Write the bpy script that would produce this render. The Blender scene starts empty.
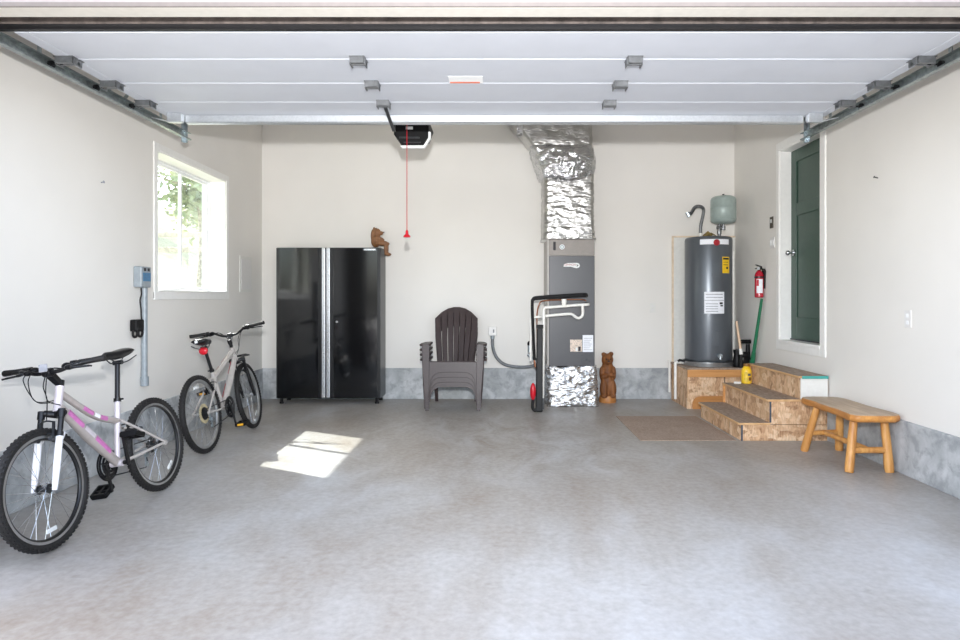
import bpy, bmesh, math, random
from mathutils import Vector as V, Matrix, noise
random.seed(7)
SC = bpy.context.scene
COL = SC.collection
PI = math.pi
# ---------------------------------------------------------------- camera numbers
CX, CY, F, H = 497.0, 298.0, 625.0, 1.29
def at(px, py, Y):
    return V(((px-CX)/F*Y, Y, H-(py-CY)/F*Y))
def XL(y): return -3.0 + .022*(7.98-y)
def XR(y): return 3.03 - .012*(7.98-y)
# ---------------------------------------------------------------- materials
def lin(c):
    def f(u):
        u /= 255.0
        return u/12.92 if u <= .04045 else ((u+.055)/1.055)**2.4
    return (f(c[0]), f(c[1]), f(c[2]), 1)
MATS = {}
class NT:
    def __init__(s, name):
        s.m = bpy.data.materials.new(name); s.m.use_nodes = True
        s.t = s.m.node_tree; s.b = s.t.nodes['Principled BSDF']; MATS[name] = s.m
    def n(s, typ, **kw):
        nd = s.t.nodes.new(typ)
        for k, v in kw.items():
            if k in nd.inputs: nd.inputs[k].default_value = v
            else: setattr(nd, k, v)
        return nd
    def l(s, a, b): s.t.links.new(a, b)
    def coord(s, scale=(1,1,1), rot=(0,0,0)):
        tc = s.n('ShaderNodeTexCoord'); mp = s.n('ShaderNodeMapping')
        mp.inputs['Scale'].default_value = scale; mp.inputs['Rotation'].default_value = rot
        s.l(tc.outputs['Object'], mp.inputs['Vector']); return mp.outputs['Vector']
    def noise(s, vec, scale, detail=4, rough=.55, dist=0):
        nd = s.n('ShaderNodeTexNoise'); nd.inputs['Scale'].default_value = scale
        nd.inputs['Detail'].default_value = detail; nd.inputs['Roughness'].default_value = rough
        nd.inputs['Distortion'].default_value = dist
        s.l(vec, nd.inputs['Vector']); return nd.outputs['Fac']
    def ramp(s, fac, stops):
        r = s.n('ShaderNodeValToRGB'); e = r.color_ramp.elements
        while len(e) < len(stops): e.new(.5)
        for k, (p, c) in enumerate(stops):
            e[k].position = p; e[k].color = lin(c)
        s.l(fac, r.inputs['Fac']); return r.outputs['Color']
    def mix(s, fac, a, b, mode='MIX'):
        m = s.n('ShaderNodeMix'); m.data_type = 'RGBA'; m.blend_type = mode
        if isinstance(fac, (int, float)): m.inputs[0].default_value = fac
        else: s.l(fac, m.inputs[0])
        for sock, v in ((m.inputs[6], a), (m.inputs[7], b)):
            if isinstance(v, tuple): sock.default_value = lin(v)
            else: s.l(v, sock)
        return m.outputs[2]
    def base(s, c):
        if isinstance(c, tuple): s.b.inputs['Base Color'].default_value = lin(c)
        else: s.l(c, s.b.inputs['Base Color'])
    def set(s, rough=None, metal=None, spec=None, coat=None):
        if rough is not None: s.b.inputs['Roughness'].default_value = rough
        if metal is not None: s.b.inputs['Metallic'].default_value = metal
        if spec is not None: s.b.inputs['Specular IOR Level'].default_value = spec
        if coat is not None: s.b.inputs['Coat Weight'].default_value = coat; s.b.inputs['Coat Roughness'].default_value = .05
    def bump(s, h, strength, dist=.01):
        b = s.n('ShaderNodeBump'); b.inputs['Strength'].default_value = strength; b.inputs['Distance'].default_value = dist
        s.l(h, b.inputs['Height']); s.l(b.outputs['Normal'], s.b.inputs['Normal'])
def simple(name, col, rough=.5, metal=0, var=.06, scale=25, spec=None, coat=None, bump=0):
    k = NT(name); v = k.coord()
    f = k.noise(v, scale, 3)
    d = tuple(max(0, c*(1-var)) for c in col); u = tuple(min(255, c*(1+var)) for c in col)
    k.base(k.ramp(f, [(.3, d), (.7, u)])); k.set(rough, metal, spec, coat)
    if bump: k.bump(f, bump, .004)
    return k.m
def wood(name, dark, light, axis, rough=.55, sc=14):
    k = NT(name); s = [sc]*3; s[axis] = sc*.09
    v = k.coord(tuple(s)); f = k.noise(v, 1.0, 5, .6, .6)
    v2 = k.coord(); g = k.noise(v2, 2.5, 2)
    c = k.ramp(f, [(.28, dark), (.5, tuple((a+b)/2 for a, b in zip(dark, light))), (.72, light)])
    c = k.mix(k.ramp(g, [(.4, (0,0,0)), (.75, (90,90,90))]), c, dark)
    k.base(c); k.set(rough); k.bump(f, .25, .003); return k.m
def osb(name, scl=(1, 1, 1)):
    k = NT(name)
    v = k.coord(tuple(20*a for a in scl)); tc = k.noise(k.coord(), 3.0, 2)
    def vor(vec, scale):
        n = k.n('ShaderNodeTexVoronoi'); n.inputs['Scale'].default_value = scale; n.inputs['Randomness'].default_value = 1
        k.l(vec, n.inputs['Vector']); sp = k.n('ShaderNodeSeparateColor'); k.l(n.outputs['Color'], sp.inputs[0]); return sp.outputs[0]
    a = vor(k.coord((26*scl[0], 26*scl[1], 9*scl[2]), (.5, .4, 0)), 1.0)
    b = vor(k.coord((9*scl[0], 12*scl[1], 28*scl[2]), (-.3, .6, .3)), 1.0)
    st = [(0, (142, 100, 68)), (.22, (190, 146, 108)), (.6, (216, 178, 140)), (1, (236, 210, 178))]
    ca = k.ramp(a, st); cb = k.ramp(b, st)
    c = k.mix(k.ramp(k.noise(k.coord(), 9, 3), [(.47, (0,0,0)), (.53, (255,255,255))]), ca, cb)
    g = k.noise(k.coord((40, 40, 12)), 2.0, 3)
    c = k.mix(.35, c, k.ramp(g, [(.35, (150, 108, 74)), (.62, (232, 198, 160))]))
    k.base(c); k.set(.6); k.bump(a, .15, .003); return k.m

def make_mats():
    # painted drywall
    k = NT('painted_drywall'); v = k.coord()
    k.base(k.ramp(k.noise(v, 1.2, 3), [(.3, (228, 225, 220)), (.7, (233, 230, 225))])); k.set(.62, spec=.3)
    k.bump(k.noise(v, 70, 3), .12, .004)
    # floor concrete
    k = NT('floor_concrete'); v = k.coord()
    a = k.noise(k.coord((.8, .6, 1)), .9, 6, .62, .4); b = k.noise(k.coord((1.7, .9, 1)), 1.7, 7, .68, .8); c = k.noise(v, 26, 4, .6)
    sp = k.noise(k.coord((1.5, .7, 1)), 1.5, 5, .6, .3)
    col = k.ramp(a, [(.34, (150, 139, 127)), (.5, (169, 165, 160)), (.68, (190, 190, 190))])
    # old dirt: a broad worn patch over the parking area, broken up by noise
    tc = k.n('ShaderNodeTexCoord'); mp = k.n('ShaderNodeMapping'); mp.vector_type = 'POINT'; mp.inputs['Location'].default_value = (0, -.92, 0); mp.inputs['Scale'].default_value = (.34, .40, 1)
    k.l(tc.outputs['Object'], mp.inputs['Vector']); gr = k.n('ShaderNodeTexGradient'); gr.gradient_type = 'SPHERICAL'; k.l(mp.outputs[0], gr.inputs[0])
    pm = k.n('ShaderNodeMath', operation='MULTIPLY_ADD'); pm.inputs[1].default_value = .85; pm.inputs[2].default_value = .26; k.l(gr.outputs['Fac'], pm.inputs[0])
    bm_ = k.n('ShaderNodeMath', operation='MULTIPLY'); bs = k.ramp(b, [(.36, (255, 255, 255)), (.62, (40, 40, 40))])
    k.l(pm.outputs[0], bm_.inputs[0]); k.l(bs, bm_.inputs[1])
    col = k.mix(bm_.outputs[0], col, (138, 124, 108))
    col = k.mix(k.ramp(sp, [(.55, (0, 0, 0)), (.75, (150, 150, 150))]), col, (201, 203, 206))
    col = k.mix(.16, col, k.ramp(c, [(.3, (100, 98, 95)), (.7, (215, 215, 215))]))
    dk = k.noise(k.coord((1, 1.6, 1), (0, 0, .3)), 9, 2, .4)
    col = k.mix(k.ramp(dk, [(.70, (0, 0, 0)), (.76, (110, 110, 110))]), col, (110, 102, 94))
    k.base(col); k.set(.42, spec=.35); k.bump(k.noise(v, 60, 4), .06, .003)
    # stem wall
    k = NT('stem_concrete'); v = k.coord()
    a = k.noise(v, 2.6, 6, .65, .5); b = k.noise(v, 9, 5, .6, .4)
    col = k.ramp(a, [(.32, (150, 153, 155)), (.5, (180, 183, 185)), (.68, (208, 210, 212))])
    col = k.mix(k.ramp(b, [(.38, (200, 200, 200)), (.52, (0, 0, 0))]), col, (134, 137, 141))
    k.base(col); k.set(.75); k.bump(b, .2, .005)
    simple('driveway_concrete', (186, 184, 178), .8, scale=4)
    simple('white_trim', (240, 239, 236), .4, var=.01)
    simple('vinyl_white', (243, 244, 245), .3, var=.01)
    simple('cream_trim', (205, 201, 193), .5, var=.02)
    simple('siding_taupe', (158, 148, 144), .6, var=.03)
    simple('taupe_shadow', (118, 110, 106), .6, var=.03)
    k = simple('door_green', (52, 78, 66), .38, var=.04)
    simple('steel_door_white', (196, 200, 208), .55, 0, var=.012, scale=3)
    simple('galvanised', (176, 186, 192), .32, .9, var=.1, scale=40)
    simple('zinc_bright', (214, 218, 222), .42, .9, var=.03, scale=60)
    simple('track_steel', (150, 158, 158), .38, .85, var=.15, scale=30)
    simple('seal_rubber', (24, 23, 25), .5, var=.15)
    simple('dusty_rubber', (92, 84, 80), .75, var=.2, scale=18)
    simple('black_plastic', (12, 12, 14), .45, var=.12, spec=.25)
    simple('black_rubber', (24, 22, 22), .7, var=.15, scale=60)
    simple('black_gloss', (6, 7, 10), .10, var=.1, spec=.5, coat=.3)
    simple('black_satin', (14, 14, 17), .3, var=.1)
    simple('silver_trim', (222, 224, 228), .25, .8, var=.03)
    simple('chrome', (205, 207, 210), .15, 1, var=.03)
    simple('aluminium', (186, 188, 190), .3, .9, var=.05)
    simple('dark_steel', (70, 72, 75), .35, .8, var=.1)
    simple('bike_silver', (190, 184, 180), .28, .25, var=.03, coat=.5)
    simple('bike_taupe', (178, 169, 165), .28, .3, var=.03, coat=.5)
    simple('bike_lilac', (206, 198, 204), .3, .15, var=.03, coat=.5)
    simple('bike_pink', (190, 112, 168), .35, var=.08)
    simple('bike_white', (236, 236, 240), .25, var=.01, coat=.5)
    simple('bike_blue', (60, 62, 105), .4, var=.1)
    simple('red_plastic', (196, 22, 40), .3, var=.05)
    simple('red_decal', (190, 50, 60), .4, var=.05)
    simple('amber', (226, 166, 40), .3, var=.05)
    simple('reflector_white', (225, 227, 226), .25, var=.04)
    simple('guard_plastic', (190, 176, 140), .35, var=.08)
    simple('chair_resin', (64, 53, 53), .42, var=.05, scale=40, spec=.4, bump=.05)
    simple('furnace_dark', (70, 70, 73), .36, .25, var=.03, scale=3)
    simple('furnace_taupe', (128, 122, 117), .45, .2, var=.03)
    simple('furnace_side', (172, 168, 164), .5, .2, var=.03)
    k = NT('foil'); v = k.coord()
    k.base(k.ramp(k.noise(v, 9, 3), [(.3, (196, 197, 199)), (.7, (226, 226, 227))])); k.set(.16, 1.0)
    k.bump(k.noise(k.coord((1, 1, 2.4)), 11, 3, .5, 1.6), .55, .03)
    k = NT('foil_dull'); v = k.coord()
    k.base(k.ramp(k.noise(v, 9, 3), [(.3, (178, 177, 175)), (.7, (208, 207, 204))])); k.set(.30, 1.0)
    k.bump(k.noise(k.coord((1, 1, 3.4)), 9, 3, .5, 1.3), .34, .03)
    simple('pvc', (238, 236, 230), .3, var=.02)
    simple('conduit_grey', (150, 158, 164), .4, .1, var=.05)
    simple('cable_grey', (112, 116, 120), .45, var=.06)
    simple('copper', (176, 120, 92), .35, .7, var=.08)
    simple('foam_black', (20, 20, 22), .85, var=.3, scale=50, bump=.5)
    simple('paper', (236, 238, 244), .6, var=.015)
    simple('paper_print', (206, 190, 176), .6, var=.2, scale=90)
    simple('ink', (40, 38, 42), .6, var=.1)
    simple('ink_grey', (150, 152, 160), .6, var=.1)
    simple('logo_red', (160, 26, 40), .4, var=.05)
    simple('yellow_label', (240, 196, 28), .45, var=.02)
    simple('heater_grey', (96, 101, 107), .3, .35, var=.03, scale=2)
    simple('tank_green', (158, 172, 168), .4, .1, var=.03)
    simple('brass', (150, 130, 80), .35, .7, var=.1)
    simple('galv_dark', (120, 122, 124), .4, .7, var=.1)
    simple('pan_aluminium', (178, 180, 182), .3, .8, var=.06)
    simple('board_white', (226, 225, 220), .6, var=.015)
    simple('board_edge', (226, 208, 184), .7, var=.05)
    osb('osb'); osb('osb_side', (1, 1, .55))
    k = NT('tread_board'); f = k.noise(k.coord((14, 4, 14)), 3, 5, .65)
    k.base(k.ramp(f, [(.3, (128, 110, 96)), (.55, (160, 140, 124)), (.75, (184, 166, 150))])); k.set(.7)
    wood('tread_edge', (186, 142, 96), (226, 186, 138), 1, .6)
    wood('lumber', (188, 128, 72), (222, 166, 104), 0, .55)
    wood('plywood', (178, 118, 62), (208, 150, 90), 0, .55)
    simple('teal_tape', (66, 160, 152), .5, var=.05)
    simple('edge_tape', (66, 76, 88), .5, var=.08)
    k = NT('mat_board'); f = k.noise(k.coord(), 60, 5, .7); g = k.noise(k.coord(), 4, 3)
    k.base(k.mix(.4, k.ramp(f, [(.3, (122, 102, 88)), (.7, (190, 168, 150))]), k.ramp(g, [(.3, (142, 122, 108)), (.7, (172, 153, 138))]))); k.set(.9); k.bump(f, .3, .004)
    wood('bench_top', (164, 140, 116), (206, 186, 162), 1, .55, 18)
    wood('bench_edge', (158, 98, 44), (222, 160, 86), 1, .45)
    wood('bench_leg', (172, 112, 54), (226, 172, 102), 2, .42)
    wood('bear_wood', (92, 52, 24), (152, 96, 48), 2, .65, 26)
    wood('bear_light', (166, 106, 54), (200, 142, 82), 2, .5, 20)
    wood('bear_small', (104, 68, 40), (150, 106, 70), 2, .55, 34)
    wood('handle_wood', (206, 172, 140), (232, 204, 176), 2, .5)
    simple('green_plastic', (30, 110, 76), .4, var=.05)
    simple('ext_red', (176, 18, 44), .25, var=.04, coat=.5)
    simple('jug_yellow', (240, 198, 44), .35, var=.03)
    simple('jug_label', (222, 186, 60), .5, var=.1)
    simple('jug_cap', (120, 86, 36), .5, var=.1)
    simple('screen_blue', (52, 110, 150), .3, var=.15, scale=90)
    simple('switch_white', (226, 224, 222), .4, var=.01)
    simple('switch_bronze', (74, 66, 54), .4, .3, var=.05)
    simple('warn_white', (238, 240, 240), .5, var=.01)
    simple('warn_orange', (226, 120, 84), .5, var=.05)
    # outdoors
    k = NT('dry_grass'); f = k.noise(k.coord(), 2.2, 6, .7); g = k.noise(k.coord(), .35, 4)
    k.base(k.mix(.5, k.ramp(f, [(.3, (138, 140, 110)), (.7, (202, 197, 166))]), k.ramp(g, [(.35, (130, 136, 108)), (.65, (205, 200, 172))]))); k.set(.9)
    simple('leaf_green', (160, 172, 136), .6, var=.2, scale=3)
    simple('leaf_pale', (188, 192, 162), .6, var=.18, scale=3)
    simple('bark', (168, 160, 144), .9, var=.25, scale=14, bump=.6)
    simple('rail_wood', (206, 196, 178), .8, var=.15, scale=12)
    # thin window glass: see-through with a mirror coat
    m = bpy.data.materials.new('window_glass'); m.use_nodes = True; t = m.node_tree; t.nodes.clear()
    o = t.nodes.new('ShaderNodeOutputMaterial'); mx = t.nodes.new('ShaderNodeMixShader'); tr = t.nodes.new('ShaderNodeBsdfTransparent')
    gl = t.nodes.new('ShaderNodeBsdfGlossy'); gl.inputs['Roughness'].default_value = .02
    lw = t.nodes.new('ShaderNodeLayerWeight'); pw = t.nodes.new('ShaderNodeMath'); pw.operation = 'POWER'; pw.inputs[1].default_value = 4
    fr = t.nodes.new('ShaderNodeMath'); fr.operation = 'MULTIPLY_ADD'; fr.inputs[1].default_value = .7; fr.inputs[2].default_value = .04
    lw.inputs['Blend'].default_value = .5; t.links.new(lw.outputs['Facing'], pw.inputs[0]); t.links.new(pw.outputs[0], fr.inputs[0])
    tr.inputs['Color'].default_value = (.93, .96, .95, 1)
    t.links.new(fr.outputs[0], mx.inputs[0]); t.links.new(tr.outputs[0], mx.inputs[1]); t.links.new(gl.outputs[0], mx.inputs[2]); t.links.new(mx.outputs[0], o.inputs[0])
    MATS['window_glass'] = m
make_mats()
# ---------------------------------------------------------------- mesh building
def basis(d):
    d = d.normalized(); u = V((0, 0, 1)) if abs(d.z) < .95 else V((1, 0, 0))
    x = u.cross(d).normalized(); return x, d.cross(x).normalized(), d
ROOTM = {}
class MB:
    def __init__(s): s.bm = bmesh.new(); s.T = None
    def v(s, p):
        p = V(p)
        return s.bm.verts.new(s.T @ p if s.T is not None else p)
    def f(s, vs):
        try: return s.bm.faces.new(vs)
        except ValueError: return None
    def hexa(s, p):      # 4 bottom (ccw) + 4 top
        a = [s.v(q) for q in p]
        for q in ((3,2,1,0), (4,5,6,7), (0,1,5,4), (1,2,6,5), (2,3,7,6), (3,0,4,7)): s.f([a[i] for i in q])
        return s
    def box(s, x0, x1, y0, y1, z0, z1):
        return s.hexa([(x0,y0,z0),(x1,y0,z0),(x1,y1,z0),(x0,y1,z0),(x0,y0,z1),(x1,y0,z1),(x1,y1,z1),(x0,y1,z1)])
    def bar(s, p0, p1, w, h, up=(0,0,1), w1=None, h1=None):
        p0, p1 = V(p0), V(p1); d = (p1-p0).normalized(); x = d.cross(V(up))
        if x.length < 1e-4: x = d.cross(V((1,0,0)))
        x.normalize(); z = x.cross(d).normalized(); w1 = w if w1 is None else w1; h1 = h if h1 is None else h1
        q = []
        for p, a, b in ((p0, w, h), (p1, w1, h1)):
            q += [p-x*a/2-z*b/2, p+x*a/2-z*b/2, p+x*a/2+z*b/2, p-x*a/2+z*b/2]
        a = [s.v(k) for k in q]
        for k in ((0,1,2,3), (7,6,5,4), (1,0,4,5), (2,1,5,6), (3,2,6,7), (0,3,7,4)): s.f([a[i] for i in k])
        return s
    def rings(s, rs, closed=False, caps=True):
        R = [[s.v(p) for p in r] for r in rs]; n = len(R[0]); m = len(R)
        for i in range(m if closed else m-1):
            A, B = R[i], R[(i+1) % m]
            for j in range(n): s.f([A[j], A[(j+1)%n], B[(j+1)%n], B[j]])
        if caps and not closed: s.f(R[0][::-1]); s.f(R[-1])
        return s
    def cyl(s, p0, p1, r0, r1=None, n=16, caps=True):
        p0, p1 = V(p0), V(p1); r1 = r0 if r1 is None else r1; x, y, _ = basis(p1-p0)
        return s.rings([[p+(x*math.cos(2*PI*k/n)+y*math.sin(2*PI*k/n))*r for k in range(n)] for p, r in ((p0, r0), (p1, r1))], caps=caps)
    def tube(s, pts, r, n=8, closed=False):
        P = [V(p) for p in pts]; m = len(P); rr = r if isinstance(r, (list, tuple)) else [r]*m
        def tan(i):
            a = P[(i-1) % m] if (closed or i > 0) else P[i]; b = P[(i+1) % m] if (closed or i < m-1) else P[i]
            return (b-a).normalized()
        x, y, _ = basis(tan(0)); out = []
        for i in range(m):
            t = tan(i); x = (x - t*x.dot(t)).normalized(); y = t.cross(x)
            out.append([P[i]+(x*math.cos(2*PI*k/n)+y*math.sin(2*PI*k/n))*rr[i] for k in range(n)])
        return s.rings(out, closed)
    def lathe(s, prof, c=(0,0,0), axis='z', n=32, closed=False):
        c = V(c); out = []
        for r, h in prof:
            ring = []
            for k in range(n):
                a = 2*PI*k/n; p = (r*math.cos(a), r*math.sin(a), h)
                if axis == 'y': p = (p[1], p[2], p[0])
                elif axis == 'x': p = (p[2], p[0], p[1])
                ring.append(c+V(p))
            out.append(ring)
        return s.rings(out, closed)
    def ell(s, c, r, rot=None, n=16):
        c = V(c); M = Matrix.Diagonal(V((r[0], r[1], r[2], 1))) if not isinstance(r, (int, float)) else Matrix.Scale(r, 4)
        if rot is not None: M = rot.to_4x4() @ M
        M = Matrix.Translation(c) @ M
        if s.T is not None: M = s.T @ M
        bmesh.ops.create_uvsphere(s.bm, u_segments=n, v_segments=max(6, n*2//3), radius=1, matrix=M); return s
    def prism(s, poly, axis, a0, a1):   # poly (u,v): axis x -> (y,z), y -> (x,z), z -> (x,y)
        def P(u, v, a): return {'x': (a,u,v), 'y': (u,a,v), 'z': (u,v,a)}[axis]
        A = [s.v(P(u,v,a0)) for u, v in poly]; B = [s.v(P(u,v,a1)) for u, v in poly]; n = len(A)
        s.f(A); s.f(B[::-1])
        for i in range(n): s.f([A[i], B[i], B[(i+1)%n], A[(i+1)%n]])
        return s
    def build(s, name, mat, parent=None, local=False, smooth=True, bevel=0, seg=2, sub=0, ang=35, base=True, **props):
        bm = s.bm; bmesh.ops.recalc_face_normals(bm, faces=bm.faces)
        me = bpy.data.meshes.new(name); o = bpy.data.objects.new(name, me)
        top = parent
        while top is not None and top.parent is not None: top = top.parent
        if parent is not None:
            if not local: bm.transform(ROOTM[top.name].inverted())
            o.parent = parent
        elif base and not local:
            lo = [min(v.co[i] for v in bm.verts) for i in range(3)]; hi = [max(v.co[i] for v in bm.verts) for i in range(3)]
            c = V(((lo[0]+hi[0])/2, (lo[1]+hi[1])/2, lo[2])); bm.transform(Matrix.Translation(-c)); o.location = c
            ROOTM[o.name] = Matrix.Translation(c)
        bm.to_mesh(me); bm.free()
        if smooth:
            me.shade_smooth(); me.set_sharp_from_angle(angle=math.radians(ang))
        me.materials.append(MATS[mat]); COL.objects.link(o)
        if parent is None and o.name not in ROOTM: ROOTM[o.name] = Matrix.Identity(4)
        if bevel:
            b = o.modifiers.new('bevel', 'BEVEL'); b.width = bevel; b.segments = seg; b.limit_method = 'ANGLE'; b.angle_limit = math.radians(40)
            b.harden_normals = False
        if sub:
            b = o.modifiers.new('sub', 'SUBSURF'); b.levels = sub; b.render_levels = sub
        for k, val in props.items(): o[k] = val
        return o
def thing(name, label, cat, loc, rot=(0,0,0), group=None):
    o = bpy.data.objects.new(name, None); o.empty_display_size = .1; COL.objects.link(o)
    o.location = loc; o.rotation_euler = rot
    from mathutils import Euler
    ROOTM[o.name] = Matrix.Translation(V(loc)) @ Euler(rot).to_matrix().to_4x4()
    o['label'] = label; o['category'] = cat
    if group: o['group'] = group
    return o
def struct(name, loc=(0,0,0)):
    o = bpy.data.objects.new(name, None); COL.objects.link(o); o.location = loc
    ROOTM[o.name] = Matrix.Translation(V(loc)); o['kind'] = 'structure'; return o
def dup(root, loc, label):
    r = root.copy(); COL.objects.link(r); r.location = loc; r['label'] = label
    for ch in list(root.children):
        c = ch.copy(); COL.objects.link(c); c.parent = r
        for g in list(ch.children):
            d = g.copy(); COL.objects.link(d); d.parent = c
    return r
def text(name, body, size, M, mat, parent, depth=.001):
    cu = bpy.data.curves.new(name, 'FONT'); cu.body = body; cu.size = size; cu.align_x = 'CENTER'; cu.align_y = 'CENTER'; cu.extrude = depth
    t = bpy.data.objects.new(name+'_tmp', cu); COL.objects.link(t)
    bpy.context.view_layer.update()
    me = bpy.data.meshes.new_from_object(t.evaluated_get(bpy.context.evaluated_depsgraph_get()))
    bpy.data.objects.remove(t); bpy.data.curves.remove(cu)
    bm = bmesh.new(); bm.from_mesh(me); bpy.data.meshes.remove(me); bm.transform(M)
    b = MB(); b.bm.free(); b.bm = bm
    return b.build(name, mat, parent, smooth=False)
FRONT = Matrix.Rotation(PI/2, 4, 'X')     # text facing -Y
def sculpt(name, parts, voxel, mat, parent, smooth_it=4):
    b = MB()
    for p in parts: b.ell(*p)
    me = bpy.data.meshes.new('tmp'); b.bm.to_mesh(me); b.bm.free()
    o = bpy.data.objects.new('tmp', me); COL.objects.link(o)
    r = o.modifiers.new('r', 'REMESH'); r.mode = 'VOXEL'; r.voxel_size = voxel
    sm = o.modifiers.new('s', 'SMOOTH'); sm.iterations = smooth_it; sm.factor = .5
    bpy.context.view_layer.update()
    m2 = bpy.data.meshes.new_from_object(o.evaluated_get(bpy.context.evaluated_depsgraph_get()))
    bpy.data.objects.remove(o); bpy.data.meshes.remove(me)
    k = MB(); k.bm.free(); k.bm = bmesh.new(); k.bm.from_mesh(m2); bpy.data.meshes.remove(m2)
    return k.build(name, mat, parent, ang=80)
def arc(c, r, a0, a1, n, ax=(1,0,0), ay=(0,0,1)):
    c, ax, ay = V(c), V(ax), V(ay)
    return [c+ax*r*math.cos(a0+(a1-a0)*k/n)+ay*r*math.sin(a0+(a1-a0)*k/n) for k in range(n+1)]
def smooth_path(pts, n=8):
    P = [V(p) for p in pts]; P = [P[0]*2-P[1]] + P + [P[-1]*2-P[-2]]; out = []
    for i in range(1, len(P)-2):
        for k in range(n):
            t = k/n; a, b, c, d = P[i-1:i+3]
            out.append(.5*((2*b)+(-a+c)*t+(2*a-5*b+4*c-d)*t*t+(-a+3*b-3*c+d)*t**3))
    out.append(P[-2]); return out
SKY, SUNE, FLASH, EXPO, FA, FT, FX = 0.80, 10.0, 970.0, 0.13, 106, 9, 1.15
# ================================================================= SETTING
YB, YF0, YF1, ZC = 7.98, 2.95, 3.045, 3.62
def side(mb, s, y0, y1, z0, z1, d0, d1):
    """block measured from a side wall's inner face: d grows away from the room"""
    X = (lambda y, d: XL(y)-d) if s == 'L' else (lambda y, d: XR(y)+d)
    return mb.hexa([(X(y0,d0),y0,z0),(X(y0,d1),y0,z0),(X(y1,d1),y1,z0),(X(y1,d0),y1,z0),
                    (X(y0,d0),y0,z1),(X(y0,d1),y0,z1),(X(y1,d1),y1,z1),(X(y1,d0),y1,z1)])
WY0, WY1, WZ0, WZ1 = 5.41, 6.86, 1.345, 2.574      # window opening
DY0, DY1, DZ0, DZ1 = 5.79, 6.66, .815, 2.86        # side door opening
m = MB(); m.box(-3.6, 3.6, -1.0, 8.3, -.15, 0); m.build('floor', 'floor_concrete', smooth=False, kind='structure', label='smooth grey concrete garage floor slab')
m = MB(); m.box(-9, 9, -26, -1.0, -.15, -.005); m.build('driveway', 'driveway_concrete', smooth=False, kind='structure')
m = MB(); t = .26
side(m, 'L', YF0, WY0, .39, ZC, 0, t); side(m, 'L', WY1, YB+.2, .39, ZC, 0, t)
side(m, 'L', WY0, WY1, .39, WZ0, 0, t); side(m, 'L', WY0, WY1, WZ1, ZC, 0, t)
m.build('wall_left', 'painted_drywall', smooth=False, kind='structure')
m = MB()
side(m, 'R', YF0, DY0, .39, ZC, 0, .2); side(m, 'R', DY1, YB+.2, .39, ZC, 0, .2)
side(m, 'R', DY0, DY1, .39, DZ0, 0, .2); side(m, 'R', DY0, DY1, DZ1, ZC, 0, .2)
m.build('wall_right', 'painted_drywall', smooth=False, kind='structure')
m = MB(); m.box(-3.0, 3.03, YB, YB+.2, .395, ZC); m.build('wall_back', 'painted_drywall', smooth=False, kind='structure')
m = MB(); side(m, 'L', YF0, YB+.2, 0, .392, -.012, .26); m.build('baseboard_left', 'stem_concrete', smooth=False, bevel=.006, kind='structure')
m = MB(); side(m, 'R', YF0, YB+.2, 0, .392, -.022, .2); m.build('baseboard_right', 'stem_concrete', smooth=False, bevel=.006, kind='structure')
m = MB(); m.box(-2.99, 3.01, YB-.01, YB+.2, 0, .397); m.build('baseboard_back', 'stem_concrete', smooth=False, bevel=.006, kind='structure')
m = MB(); m.box(-3.35, 3.35, YF0, 8.2, ZC, ZC+.1); m.build('ceiling', 'painted_drywall', smooth=False, kind='structure')
m = MB(); m.box(-4.1, 4.1, 2.3, 8.9, ZC+.1, ZC+.3); m.box(-4.1, -4.06, 2.3, 8.9, ZC-.08, ZC+.3)
m.build('roof', 'siding_taupe', smooth=False, kind='structure')
# front wall: header above the opening and the two returns
m = MB(); m.box(-3.3, 3.3, YF0, YF1, 2.669, ZC); m.box(-3.3, -2.55, YF0, YF1, 0, 2.669); m.box(2.55, 3.3, YF0, YF1, 0, 2.669)
m.build('wall_front', 'siding_taupe', smooth=False, kind='structure')
m = MB(); m.box(-2.55, 2.55, YF0, YF1+.004, 2.660, 2.669); m.build('trim_1', 'cream_trim', smooth=False, bevel=.002, kind='structure')
m = MB(); m.box(-2.6, 2.6, YF0-.012, YF0, 2.661, 2.681); m.build('shadow_trim', 'taupe_shadow', smooth=False, kind='structure')  # darker taupe strip paints in the shadow line under the siding
# window
w = struct('window_1', (XL(6.1), 6.135, WZ0))
m = MB()
for a in ((WY0-.06, WY0, WZ0-.06, WZ1+.06), (WY1, WY1+.06, WZ0-.06, WZ1+.06), (WY0, WY1, WZ1, WZ1+.06)): side(m, 'L', a[0], a[1], a[2], a[3], -.010, .001)
side(m, 'L', WY0-.06, WY1+.06, WZ0-.07, WZ0-.0, -.014, .001)
m.build('window_casing', 'white_trim', w, smooth=False, bevel=.003)
m = MB(); side(m, 'L', WY0, WY1, WZ0, WZ0+.012, -.02, .17); side(m, 'L', WY0, WY0+.012, WZ0+.012, WZ1, 0, .17); side(m, 'L', WY1-.012, WY1, WZ0+.012, WZ1, 0, .17); side(m, 'L', WY0, WY1, WZ1-.012, WZ1, 0, .17)
m.build('window_sill', 'white_trim', w, smooth=False, bevel=.002)
m = MB(); fw = .020; a0, a1, b0, b1 = WY0+.012, WY1-.012, WZ0+.012, WZ1-.012
side(m, 'L', a0, a0+fw, b0, b1, .165, .25); side(m, 'L', a1-fw, a1, b0, b1, .165, .25)
side(m, 'L', a0+fw, a1-fw, b0, b0+fw, .165, .25); side(m, 'L', a0+fw, a1-fw, b1-fw, b1, .165, .25)
m.build('window_frame', 'vinyl_white', w, smooth=False, bevel=.004)
ym = 6.20
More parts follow.
